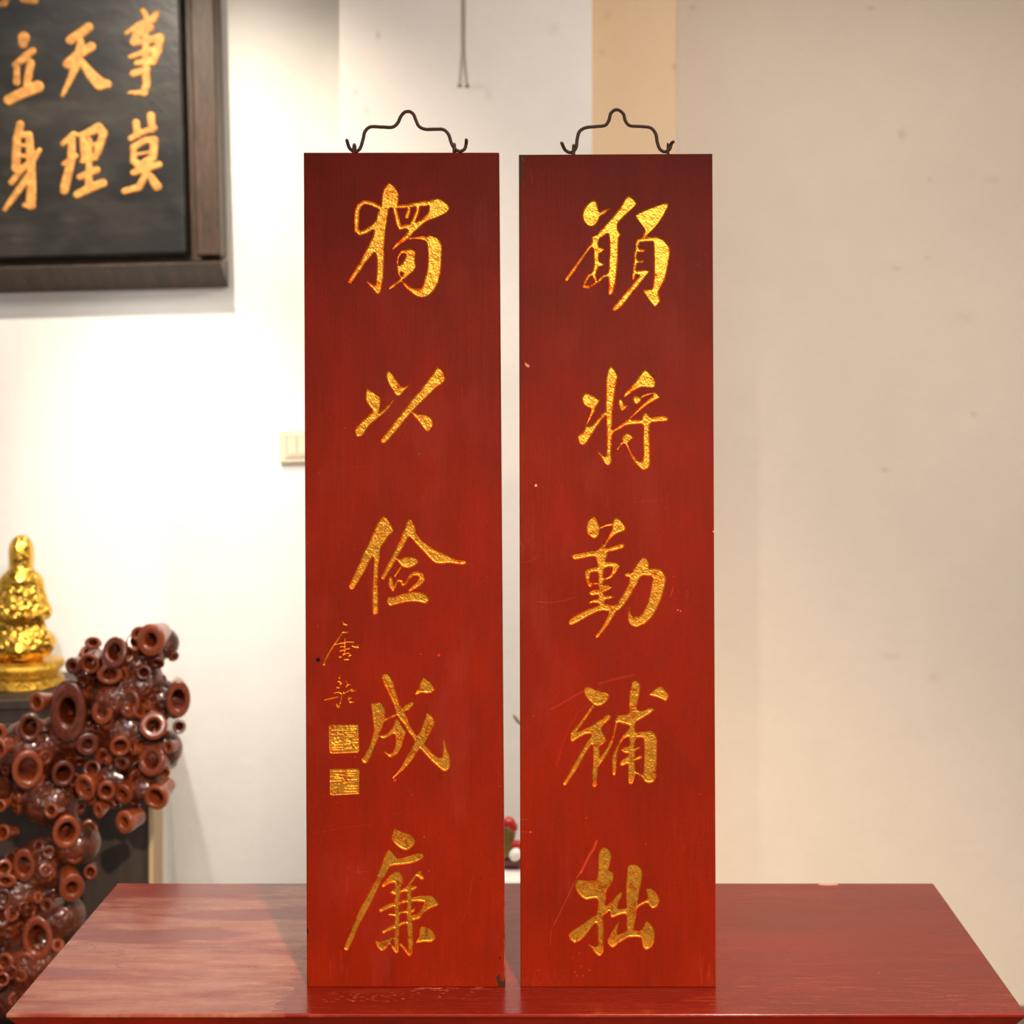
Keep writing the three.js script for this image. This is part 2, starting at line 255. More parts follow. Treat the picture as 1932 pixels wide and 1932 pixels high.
// ------------------------------------------------------------------ carved boards: strokes traced from the photograph (zoomed pixels, x0 y0 scale)
// p: outlines filled, h: outlines left standing, s: brush strokes [x, y, r, ...]
const P = (...a) => a;
const GLYPHS = {
  left_1: { x: 630, y: 320, k: 0.134576,
    p: [[765,170,835,210,900,295,922,365,908,440,898,520,850,540,775,540,765,640,735,820,718,1000,708,1200,700,1450,690,1600,660,1720,625,1755,590,1735,530,1660,445,1565,460,1560,560,1620,585,1580,600,1450,605,1280,595,1210,570,1150,520,1220,470,1270,400,1380,330,1470,280,1540,235,1605,188,1590,240,1500,310,1380,380,1270,440,1150,500,1020,550,930,560,850,600,750,590,690,610,600,660,520,665,420,680,300,720,220], [1300,440,1400,405,1460,390,1540,430,1600,480,1635,550,1600,600,1500,655,1420,690,1330,712,1250,770,1180,835,1120,885,1070,945,1000,1000,930,1045,870,1090,825,1130,815,1110,870,1040,940,980,1010,900,1045,850,1010,830,1060,770,1130,740,1240,680,1310,620,1335,540,1330,490], [1040,955,1180,945,1260,925,1370,912,1450,940,1500,1010,1522,1080,1515,1240,1505,1420,1480,1560,1410,1690,1330,1770,1250,1800,1160,1780,1080,1720,1000,1650,930,1550,990,1580,1060,1640,1130,1670,1220,1665,1245,1640,1280,1500,1310,1400,1320,1200,1305,1030,1260,990,1180,970,1040,985], [1060,1100,1130,1120,1155,1180,1140,1290,1160,1365,1130,1420,1060,1480,1000,1530,950,1560,925,1580,850,1640,770,1685,755,1675,830,1610,910,1555,935,1530,905,1480,885,1400,880,1290,900,1200,950,1130]],
    h: [[960,1165,1010,1180,1000,1230,960,1300,905,1350,900,1290,915,1220], [930,1440,975,1440,975,1475,945,1490,925,1470]],
    s: [[640,530,30,540,480,33,430,455,32,360,500,34,325,580,34,318,720,34,318,850,34,370,895,34,450,865,34,540,810,40,600,740,40], [870,520,30,1000,515,30,1150,490,35,1300,475,45], [850,540,28,880,650,30,905,760,30,930,820,30,1040,790,35], [1060,530,25,1045,600,28,1020,670,22], [1185,510,27,1170,600,30,1120,720,33,1090,790,45]] },
  left_2: { x: 640, y: 670, k: 0.124224,
    p: [[410,495,480,525,560,590,605,615,632,665,630,770,600,880,520,880,500,820,440,750,400,680,400,580], [850,640,830,700,770,790,680,890,590,960,530,1010,470,1060,420,1130,370,1200,320,1245,260,1235,235,1150,260,1085,340,1000,430,930,490,860,540,870,620,865,700,800,770,730,820,670], [745,225,800,270,850,350,910,430,955,480,1010,460,1075,435,1070,470,1000,540,940,610,905,630,850,600,790,500,745,430,715,330,712,265], [1480,170,1550,200,1600,270,1620,350,1610,400,1540,450,1470,500,1380,590,1280,690,1190,780,1120,850,1050,930,960,1040,870,1150,780,1260,700,1330,650,1340,620,1310,700,1190,790,1080,870,970,960,860,1050,740,1120,650,1200,560,1290,450,1380,330,1440,250], [1080,855,1200,885,1300,890,1380,930,1425,1000,1430,1080,1390,1150,1330,1165,1280,1110,1210,1010,1140,930]],
    h: [],
    s: [] },
  left_3: { x: 640, y: 950, k: 0.134576,
    p: [[620,155,680,200,730,280,768,380,750,410,700,450,650,530,600,600,580,660,570,760,550,860,548,1000,545,1200,548,1400,545,1540,500,1562,470,1545,465,1300,470,1000,485,860,490,760,470,740,420,830,370,930,310,1030,250,1130,200,1200,160,1210,135,1170,160,1100,220,970,280,830,340,690,400,570,450,470,500,350,560,220], [950,230,1010,215,1050,260,1070,350,1085,420,980,450,940,540,880,640,820,740,780,830,720,920,660,1020,620,1070,580,1055,620,970,700,810,780,650,840,540,890,400,930,310], [1060,390,1110,460,1200,550,1300,620,1420,680,1530,730,1620,780,1720,800,1780,800,1800,830,1770,855,1680,855,1550,835,1430,850,1340,830,1270,770,1200,690,1100,590,1030,510,965,440,1000,400], [780,760,850,775,960,745,1060,750,1120,790,1110,840,1040,890,960,910,890,885,840,840], [680,1310,760,1310,900,1260,1050,1235,1180,1250,1255,1310,1265,1370,1220,1410,1120,1380,1000,1375,850,1405,710,1445,680,1410,665,1360]],
    h: [],
    s: [[870,890,14,820,960,16,780,1020,12], [720,1050,26,725,1130,36,755,1200,32,790,1140,18,830,1080,16,870,1085,20,895,1140,24,935,1120,22,970,1050,20,1030,990,24,1090,980,30,1150,1000,38,1160,1060,44,1110,1130,36,1040,1180,24,985,1225,14]] },
  left_4: { x: 660, y: 1260, k: 0.113872,
    p: [[590,85,650,110,700,190,740,290,770,420,800,520,850,630,890,690,930,780,970,900,1020,1000,1090,1100,1160,1180,1230,1260,1310,1350,1400,1440,1480,1490,1530,1480,1545,1350,1540,1230,1555,1160,1600,1300,1640,1420,1665,1500,1668,1620,1640,1690,1590,1720,1530,1700,1440,1620,1330,1520,1230,1410,1150,1320,1100,1250,1040,1150,960,1050,890,920,830,860,770,760,730,620,680,510,610,370,550,250,520,160,540,110], [1220,150,1290,190,1370,270,1412,360,1370,415,1280,425,1180,410,1090,455,1075,440,1110,390,1140,320,1180,200], [340,570,400,590,480,555,540,590,590,680,590,780,600,850,570,890,530,1000,495,1080,480,1160,430,1260,390,1370,340,1490,290,1570,260,1590,180,1540,230,1460,290,1360,340,1250,380,1130,400,1000,380,850,370,720], [490,1120,580,1110,680,1030,720,950,760,830,830,880,870,980,940,1040,930,1080,890,1180,870,1280,830,1370,780,1430,700,1480,650,1485,555,1390,570,1380,650,1430,720,1400,750,1300,770,1180,740,1080,650,1140,560,1185,490,1150], [1260,735,1340,770,1390,820,1420,900,1390,980,1330,1090,1260,1230,1160,1330,1100,1440,1000,1570,900,1680,800,1770,710,1835,705,1820,780,1740,860,1630,930,1500,980,1390,1060,1260,1090,1130,1170,1050,1210,920,1260,800]],
    h: [],
    s: [[580,870,22,680,820,24,770,780,22], [880,700,30,960,650,50,1030,595,40]] },
  left_5: { x: 630, y: 1550, k: 0.134576,
    p: [[850,80,920,125,1000,155,1080,190,1130,230,1145,290,1110,350,1050,400,1000,405,920,370,850,310,805,250,815,170], [755,390,830,420,870,490,900,525,980,510,1090,470,1190,435,1255,455,1272,500,1220,545,1100,585,950,610,800,620,770,660,700,790,620,930,560,1060,500,1190,430,1310,370,1420,320,1530,280,1640,230,1740,190,1810,140,1800,160,1720,210,1590,270,1460,320,1330,370,1200,450,1070,520,930,590,790,650,650,700,510], [660,930,700,850,780,760,850,695,910,695,960,750,985,810,960,880,920,920,950,960,1020,900,1090,810,1150,730,1200,680,1240,710,1230,750,1275,790,1250,825,1200,800,1165,760,1120,830,1080,880,1110,900,1170,900,1180,925,1130,960,1050,975,940,1000,880,1030,810,1015,760,985,820,970,860,900,850,850,780,870,700,920], [1260,1045,1350,1020,1420,1070,1460,1130,1475,1175,1390,1205,1310,1240,1260,1290,1220,1360,1110,1390,1070,1370,1090,1320,1170,1290,1230,1210,1270,1140,1230,1110], [570,1660,650,1680,740,1650,830,1600,850,1640,780,1710,730,1790,670,1825,610,1770], [1200,1480,1280,1465,1370,1500,1420,1580,1425,1650,1370,1695,1260,1685,1150,1710,1145,1695,1200,1610]],
    h: [],
    s: [[890,1010,36,885,1150,36,885,1300,33,885,1450,33,880,1600,34,875,1730,34,875,1810,30], [1055,980,36,1060,1150,36,1060,1300,36,1065,1450,40,1075,1600,40,1075,1720,38,1065,1850,32], [660,1245,26,740,1200,34,850,1160,30,950,1130,26,1060,1100,30,1170,1085,36,1290,1080,50], [770,1305,18,850,1310,20,950,1275,20,1040,1265,20,1110,1250,22,1130,1220,14], [700,1550,22,760,1510,30,850,1470,30,950,1430,22,1040,1410,22], [790,1720,14,850,1780,26,880,1830,20], [930,1720,14,1000,1790,26,1060,1860,26]] },
  sign_1: { x: 600, y: 1160, k: 0.103520,
    p: [],
    h: [],
    s: [[445,110,11,465,165,18,520,185,20,555,175,9], [450,320,15,500,322,17,560,315,9], [440,335,13,380,430,14,300,540,15,220,660,15,130,830,15,110,905,22], [300,545,11,390,525,11,470,515,14], [500,500,11,580,497,12,650,500,13], [490,440,13,490,560,15,485,700,13], [415,580,19,480,580,11], [620,570,17,680,590,16,730,590,19,720,560,11], [405,660,15,470,645,15], [500,630,11,580,615,15], [460,725,17,510,705,13,560,700,14,600,735,15,560,755,11], [395,770,21,430,765,17], [485,820,13,560,815,18]] },
  sign_2: { x: 600, y: 1160, k: 0.103520,
    p: [],
    h: [],
    s: [[405,1080,9,390,1150,17], [360,1215,11,390,1220,15,425,1245,15,405,1270,11], [335,1330,9,385,1330,17], [300,1430,13,360,1410,15,425,1430,19], [120,1555,10,220,1530,13,320,1508,15,365,1500,13], [435,1440,9,428,1520,10,405,1610,15], [340,1625,19,350,1660,17,375,1680,19,395,1640,13], [500,1200,9,530,1240,10,545,1275,17,590,1270,11], [545,1275,12,515,1310,11], [470,1425,19,510,1415,15,600,1365,11,630,1355,13], [620,1390,17,690,1380,11], [555,1500,11,565,1560,13,585,1590,21,650,1595,11], [580,1525,11,615,1515,11]] },
  seal_1: { x: 610, y: 1350, k: 0.082816,
    p: [[130,205,800,205,825,800,790,845,200,875,140,840,115,240]],
    h: [],
    s: [[190,360,13,430,355,13], [190,450,12,430,450,12], [320,410,12,320,460,12], [240,540,13,270,620,13,330,630,12], [320,520,13,350,590,13,380,605,14], [190,630,9,240,660,11], [180,690,14,420,680,13], [190,745,12,420,740,12], [190,795,13,430,795,12], [490,270,13,750,268,12], [605,240,15,615,380,14], [520,310,12,740,322,11], [490,355,12,680,355,13], [490,410,12,720,410,12], [545,455,12,670,455,14], [530,498,14,680,492,13], [550,550,12,480,580,12,600,610,14], [680,570,11,780,560,10], [480,680,13,600,655,14], [640,635,14,750,635,12], [680,690,13,740,770,14], [480,775,12,630,760,12]] },
  seal_2: { x: 610, y: 1350, k: 0.082816,
    p: [[150,1220,790,1205,825,1240,820,1790,180,1825,145,1780]],
    h: [],
    s: [[210,1290,12,460,1290,12], [280,1360,14,460,1375,12], [180,1410,12,340,1395,13], [240,1440,13,440,1450,16], [170,1515,13,430,1500,13,470,1480,12], [200,1690,13,330,1640,12], [345,1580,11,345,1760,12], [540,1285,12,730,1280,13], [540,1340,12,680,1340,12], [540,1395,13,670,1390,14], [550,1475,13,660,1480,12,750,1475,11], [460,1560,13,620,1530,11], [540,1625,12,740,1625,12], [490,1680,12,740,1680,12], [480,1750,13,740,1750,12]] },
  right_1: { x: 1040, y: 350, k: 0.129400,
    p: [[640,205,670,250,690,330,710,385,780,350,870,320,875,330,800,395,720,450,690,520,660,570,600,605,530,590,470,520,450,430,470,340,530,260,590,210], [1110,145,1170,160,1230,210,1255,260,1240,300,1170,360,1080,440,1010,510,975,560,975,640,1030,715,990,760,985,850,985,1000,965,1200,955,1350,930,1470,890,1590,850,1610,830,1580,840,1450,835,1330,780,1330,700,1410,620,1460,550,1500,490,1505,445,1480,480,1400,530,1310,590,1260,620,1190,620,1050,615,940,590,890,520,980,440,1100,360,1220,280,1330,225,1410,195,1375,260,1280,350,1160,430,1050,510,950,560,870,595,820,585,740,620,715,680,700,760,600,830,520,920,420,1010,310,1060,210], [1720,300,1700,245,1640,250,1500,295,1340,360,1250,400,1215,445,1280,530,1360,640,1350,700,1330,770,1380,760,1450,690,1550,590,1640,460], [1240,770,1330,765,1430,750,1520,735,1620,770,1680,820,1730,900,1740,960,1725,1100,1690,1260,1650,1400,1590,1500,1560,1570,1605,1680,1560,1740,1510,1775,1460,1720,1380,1610,1325,1520,1400,1510,1480,1500,1490,1380,1500,1200,1495,1000,1490,850,1480,815,1380,820,1290,830,1270,880,1300,930,1390,935,1360,970,1290,975,1250,970,1245,1060,1300,1105,1370,1085,1350,1120,1270,1135,1240,1150,1235,1240,1320,1230,1400,1220,1450,1250,1400,1310,1330,1390,1250,1490,1160,1600,1070,1720,990,1800,910,1840,880,1800,960,1710,1050,1590,1150,1480,1240,1370,1300,1310,1225,1290,1205,1385,1180,1385,1190,1240,1205,1080,1225,900]],
    h: [[820,700,840,720,850,900,840,1100,840,1240,790,1290,720,1340,670,1390,655,1330,670,1240,690,1190,770,1170,775,1130,740,1120,700,1100,690,1000,740,980,795,940,770,900,700,890,690,830,720,770,790,720], [585,1305,620,1350,635,1420,570,1450,500,1460,510,1420,550,1350]],
    s: [] },
  right_2: { x: 1060, y: 670, k: 0.119048,
    p: [[390,590,460,620,540,660,615,715,580,770,540,830,500,920,450,1010,410,1090,400,1120,470,1110,540,1040,620,950,700,870,710,940,650,1010,590,1090,520,1200,460,1300,390,1400,330,1435,270,1390,240,1280,290,1240,340,1215,380,1110,430,990,480,850,400,820,335,770,315,680,350,610], [770,160,830,210,880,290,895,340,875,420,855,520,830,700,815,880,800,1040,790,1170,850,1170,920,1120,1010,1050,1090,970,1180,890,1280,790,1380,700,1440,650,1430,600,1460,580,1520,600,1570,670,1520,700,1440,730,1350,790,1250,870,1150,960,1090,1020,1180,1030,1270,1020,1275,950,1310,905,1350,910,1390,960,1430,990,1540,965,1640,960,1705,1010,1670,1045,1560,1055,1400,1065,1390,1200,1395,1400,1405,1600,1405,1740,1370,1800,1300,1820,1250,1800,1170,1720,1090,1600,1050,1490,1010,1410,960,1400,920,1470,885,1520,865,1500,900,1440,960,1370,950,1310,990,1250,1040,1220,1100,1250,1145,1310,1100,1350,1040,1400,1080,1500,1130,1590,1190,1660,1270,1690,1290,1620,1290,1400,1285,1200,1290,1085,1150,1095,1020,1110,920,1170,800,1240,790,1400,785,1600,795,1680,770,1740,720,1755,680,1720,620,1610,555,1535,570,1525,640,1580,700,1600,710,1500,715,1300,710,1100,700,950,695,800,700,600,700,380,720,260], [1320,210,1380,260,1450,330,1490,400,1500,460,1470,515,1420,520,1300,500,1220,520,1130,570,1050,630,985,675,975,660,1030,580,1110,490,1190,380,1260,280], [910,690,960,690,980,750,1000,790,1045,790,1020,850,970,890,930,875,900,800,888,730], [1150,630,1240,665,1320,620,1440,590,1440,615,1320,650,1260,690,1255,740,1200,780,1150,770,1118,690]],
    h: [],
    s: [] },
  right_3: { x: 1040, y: 960, k: 0.129400,
    p: [[640,90,670,140,690,210,712,270,705,340,690,400,640,440,580,410,520,360,510,240,540,150], [935,110,1010,150,1070,220,1095,280,1070,325,990,350,910,385,860,440,820,510,800,570,870,560,960,530,1040,500,1080,530,1050,575,960,600,820,630,825,690,780,760,860,780,940,775,1015,830,970,890,920,950,880,1010,790,1040,750,1050,760,1110,840,1100,915,1140,860,1185,770,1215,770,1250,850,1265,935,1275,880,1310,780,1330,775,1390,880,1400,960,1390,1010,1290,1080,1190,1130,1090,1150,1000,1080,985,1050,940,1170,930,1220,850,1260,770,1320,705,1380,710,1430,770,1425,880,1520,855,1600,880,1660,950,1680,1010,1655,1150,1620,1280,1560,1430,1480,1570,1380,1670,1270,1725,1180,1710,1120,1650,1110,1560,1140,1400,1155,1480,1200,1570,1280,1570,1340,1510,1390,1400,1430,1280,1460,1120,1480,980,1320,965,1260,1080,1190,1210,1110,1340,1020,1460,950,1500,880,1620,790,1750,700,1860,655,1895,640,1870,720,1750,800,1620,850,1500,770,1475,650,1510,520,1580,400,1650,280,1700,245,1665,290,1600,400,1530,520,1470,640,1430,700,1410,690,1370,610,1370,545,1385,560,1350,690,1310,690,1250,580,1270,540,1220,600,1190,690,1170,690,1100,600,1105,580,1160,520,1110,500,1020,485,930,510,880,590,860,680,850,660,740,640,690,560,700,450,725,340,745,290,700,300,660,400,655,520,625,650,610,720,540,790,470,850,390,890,300,890,230,900,170]],
    h: [[565,940,640,915,685,920,690,1020,690,1070,600,1085,565,1030], [770,870,860,840,900,850,890,920,850,990,770,1020,755,940]],
    s: [[700,285,10,800,245,12,890,230,16]] },
  right_4: { x: 1040, y: 1270, k: 0.124224,
    p: [[505,210,590,205,680,250,780,270,885,310,880,380,840,440,770,490,700,500,650,480,590,430,530,360,495,280], [330,900,450,880,580,810,700,730,800,660,880,610,925,650,880,720,800,790,760,850,830,960,850,1040,790,1090,730,1120,740,1220,730,1290,800,1190,870,1090,930,950,970,780,990,640,1080,640,1180,610,1185,560,1180,400,1200,220,1230,110,1310,110,1365,180,1340,330,1310,470,1310,560,1400,570,1500,520,1585,540,1530,600,1400,680,1280,750,1270,830,1290,900,1400,880,1500,860,1570,900,1615,990,1610,1200,1600,1450,1600,1580,1560,1660,1480,1670,1410,1640,1380,1580,1280,1520,1265,1600,1240,1670,1200,1700,1170,1650,1165,1420,1165,1370,1080,1410,1040,1400,1060,1340,1150,1260,1180,1220,1100,1215,1040,1160,1120,1120,1190,1110,1190,960,1120,990,1060,1060,1030,1150,1000,1250,990,1400,980,1530,950,1570,930,1530,930,1400,920,1280,960,1170,1030,1040,1110,920,1180,840,1190,790,1100,770,1010,740,990,830,960,1000,900,1150,820,1290,720,1410,705,1500,700,1690,660,1750,620,1700,620,1500,640,1350,630,1150,630,1070,570,1150,490,1280,410,1430,320,1560,240,1680,200,1715,175,1680,250,1560,340,1390,430,1230,530,1060,620,920,540,920,430,980,310,1050,280,990], [1640,190,1700,220,1760,290,1795,350,1750,430,1690,400,1600,360,1475,340,1490,315,1560,250]],
    h: [[1275,985,1400,975,1415,1100,1410,1300,1405,1480,1380,1550,1280,1490,1270,1340,1275,1200]],
    s: [[640,495,22,520,670,24,400,830,26,330,920,36], [1265,1165,24,1340,1130,14], [1260,1320,20,1360,1275,26]] },
  right_5: { x: 1040, y: 1570, k: 0.124224,
    p: [[790,210,860,240,910,300,920,360,900,450,870,580,920,590,955,630,945,720,910,810,840,900,830,1000,820,1100,860,1110,940,1020,1030,920,1080,885,1090,930,1050,1020,1010,1130,1010,1160,1080,1170,1145,1150,1140,1050,1135,850,1150,650,1155,500,1230,485,1310,490,1390,570,1385,680,1360,800,1330,950,1320,1090,1380,1060,1450,1020,1470,990,1445,900,1440,850,1520,850,1580,890,1640,980,1650,1060,1610,1140,1540,1165,1490,1120,1470,1070,1400,1100,1300,1160,1300,1250,1270,1380,1250,1490,1310,1500,1370,1480,1390,1420,1440,1335,1490,1360,1560,1450,1580,1560,1555,1700,1500,1770,1430,1790,1390,1730,1370,1600,1280,1590,1180,1600,1090,1650,1020,1690,970,1740,920,1755,870,1710,850,1650,900,1550,960,1440,1030,1340,1040,1370,1010,1480,1000,1560,1080,1530,1150,1500,1145,1400,1145,1240,1060,1250,940,1300,895,1285,900,1200,850,1220,790,1280,800,1400,805,1600,795,1800,770,1870,730,1885,680,1850,620,1770,550,1710,570,1700,640,1730,700,1740,710,1600,700,1450,690,1370,620,1440,540,1550,450,1650,360,1685,290,1640,255,1560,330,1490,450,1410,570,1320,690,1240,710,1150,710,1000,620,1010,530,1030,450,980,380,890,360,800,385,710,500,730,620,730,690,710,710,600,715,450,720,300]],
    h: [],
    s: [] },
};

// mask -> signed distance (pixels, positive inside) on a grid of the given cell size
function edt(mask, w, h) {               // squared distance to the nearest cell with mask 1
  const INF = 1e9, d = new Float64Array(w * h); for (let i = 0; i < w * h; i++) d[i] = mask[i] ? 0 : INF;
  const n = Math.max(w, h), f = new Float64Array(n), v = new Int32Array(n), z = new Float64Array(n + 1);
  const pass = (len, get, put) => {
    for (let i = 0; i < len; i++) f[i] = get(i);
    let k = 0; v[0] = 0; z[0] = -INF; z[1] = INF;
    for (let q = 1; q < len; q++) {
      let s; for (;;) { s = ((f[q] + q * q) - (f[v[k]] + v[k] * v[k])) / (2 * q - 2 * v[k]); if (s <= z[k] && k > 0) k--; else break; }
      if (s <= z[k]) { v[0] = q; k = 0; z[0] = -INF; z[1] = INF; } else { k++; v[k] = q; z[k] = s; z[k + 1] = INF; }
    }
    k = 0; for (let q = 0; q < len; q++) { while (z[k + 1] < q) k++; put(q, (q - v[k]) * (q - v[k]) + f[v[k]]); }
  };
  for (let x = 0; x < w; x++) pass(h, i => d[i * w + x], (i, t) => { d[i * w + x] = t; });
  for (let y = 0; y < h; y++) pass(w, i => d[y * w + i], (i, t) => { d[y * w + i] = t; });
  return d;
}
function fillMask(mask, w, h, poly, value) {            // poly in cells, even-odd scanline
  const n = poly.length / 2;
  for (let y = 0; y < h; y++) {
    const yc = y, xs = [];
    for (let i = 0; i < n; i++) {
      const x0 = poly[2 * i], y0 = poly[2 * i + 1], j = (i + 1) % n, x1 = poly[2 * j], y1 = poly[2 * j + 1];
      if ((y0 <= yc) !== (y1 <= yc)) xs.push(x0 + (yc - y0) / (y1 - y0) * (x1 - x0));
    }
    xs.sort((a, b) => a - b);
    for (let i = 0; i + 1 < xs.length; i += 2) for (let x = Math.max(0, Math.ceil(xs[i])); x <= Math.min(w - 1, Math.floor(xs[i + 1])); x++) mask[y * w + x] = value;
  }
}
function strokeMask(mask, w, h, st, value) {
  const m = st.length / 3;
  for (let i = 0; i < Math.max(1, m - 1); i++) {
    const j = Math.min(i + 1, m - 1), ax = st[3 * i], ay = st[3 * i + 1], ar = st[3 * i + 2], bx = st[3 * j], by = st[3 * j + 1], br = st[3 * j + 2], R = Math.max(ar, br);
    const dx = bx - ax, dy = by - ay, L = dx * dx + dy * dy || 1;
    for (let y = Math.max(0, Math.floor(Math.min(ay, by) - R)); y <= Math.min(h - 1, Math.ceil(Math.max(ay, by) + R)); y++)
      for (let x = Math.max(0, Math.floor(Math.min(ax, bx) - R)); x <= Math.min(w - 1, Math.ceil(Math.max(ax, bx) + R)); x++) {
        const t = clamp(((x - ax) * dx + (y - ay) * dy) / L), ex = x - ax - t * dx, ey = y - ay - t * dy, r = ar + t * (br - ar);
        if (ex * ex + ey * ey <= r * r) mask[y * w + x] = value;
      }
  }
}
function smoothPoly(p) {                 // one corner cutting pass rounds the traced outline
  const n = p.length / 2, o = [];
  for (let i = 0; i < n; i++) { const j = (i + 1) % n, x0 = p[2 * i], y0 = p[2 * i + 1], x1 = p[2 * j], y1 = p[2 * j + 1]; o.push(x0 * 0.78 + x1 * 0.22, y0 * 0.78 + y1 * 0.22, x0 * 0.22 + x1 * 0.78, y0 * 0.22 + y1 * 0.78); }
  return o;
}
function field(G, cell, up, strokesCut) {
  // photo-pixel box of the glyph
  let x0 = 1e9, x1 = -1e9, y0 = 1e9, y1 = -1e9;
  const see = (x, y, r) => { x = G.x + x * G.k; y = G.y + y * G.k; r *= G.k; x0 = Math.min(x0, x - r); x1 = Math.max(x1, x + r); y0 = Math.min(y0, y - r); y1 = Math.max(y1, y + r); };
  for (const p of G.p) for (let i = 0; i < p.length; i += 2) see(p[i], p[i + 1], 0);
  if (!strokesCut) for (const s of G.s) for (let i = 0; i < s.length; i += 3) see(s[i], s[i + 1], s[i + 2]);
  x0 = Math.floor(x0) - 3; y0 = Math.floor(y0) - 3; x1 = Math.ceil(x1) + 3; y1 = Math.ceil(y1) + 3;
  const c = cell / up, w = Math.round((x1 - x0) / c) + 1, h = Math.round((y1 - y0) / c) + 1, mask = new Uint8Array(w * h), ridge = new Uint8Array(w * h);
  const X = x => (G.x + x * G.k - x0) / c, Y = y => (G.y + y * G.k - y0) / c;
  const cp = p => p.map((q, i) => i % 2 ? Y(q) : X(q)), cs = s => s.map((q, i) => i % 3 === 0 ? X(q) : i % 3 === 1 ? Y(q) : q * G.k / c);
  for (const p of G.p) fillMask(mask, w, h, cp(strokesCut ? p : smoothPoly(p)), 1);
  for (const p of G.h) fillMask(mask, w, h, cp(smoothPoly(p)), 0);
  for (const s of G.s) strokeMask(strokesCut ? ridge : mask, w, h, cs(s), 1);
  const inv = mask.map(v => 1 - v), din = edt(inv, w, h), dout = edt(mask, w, h);
  let sd = new Float64Array(w * h); for (let i = 0; i < w * h; i++) sd[i] = (mask[i] ? Math.sqrt(din[i]) - 0.5 : 0.5 - Math.sqrt(dout[i])) * c;
  const dr = strokesCut ? edt(ridge, w, h).map(v => Math.sqrt(v) * c) : null;
  for (let it = 0; it < 2; it++) {                       // soften the steps of the mask
    const o = sd.slice();
    for (let y = 1; y < h - 1; y++) for (let x = 1; x < w - 1; x++) { const i = y * w + x; o[i] = (sd[i] * 4 + 2 * (sd[i - 1] + sd[i + 1] + sd[i - w] + sd[i + w]) + sd[i - w - 1] + sd[i - w + 1] + sd[i + w - 1] + sd[i + w + 1]) / 16; }
    sd = o;
  }
  const W = Math.floor((w - 1) / up) + 1, H = Math.floor((h - 1) / up) + 1, S = new Float64Array(W * H), D = dr && new Float64Array(W * H);
  for (let y = 0; y < H; y++) for (let x = 0; x < W; x++) { S[y * W + x] = sd[y * up * w + x * up]; if (D) D[y * W + x] = dr[y * up * w + x * up]; }
  for (let i = 0; i < W * H; i++) if (Math.abs(S[i]) < 0.02) S[i] = 0.02;
  for (let x = 0; x < W; x++) S[x] = S[(H - 1) * W + x] = -1; for (let y = 0; y < H; y++) S[y * W] = S[y * W + W - 1] = -1;
  return { S, D, W, H, x0, y0, cell };
}
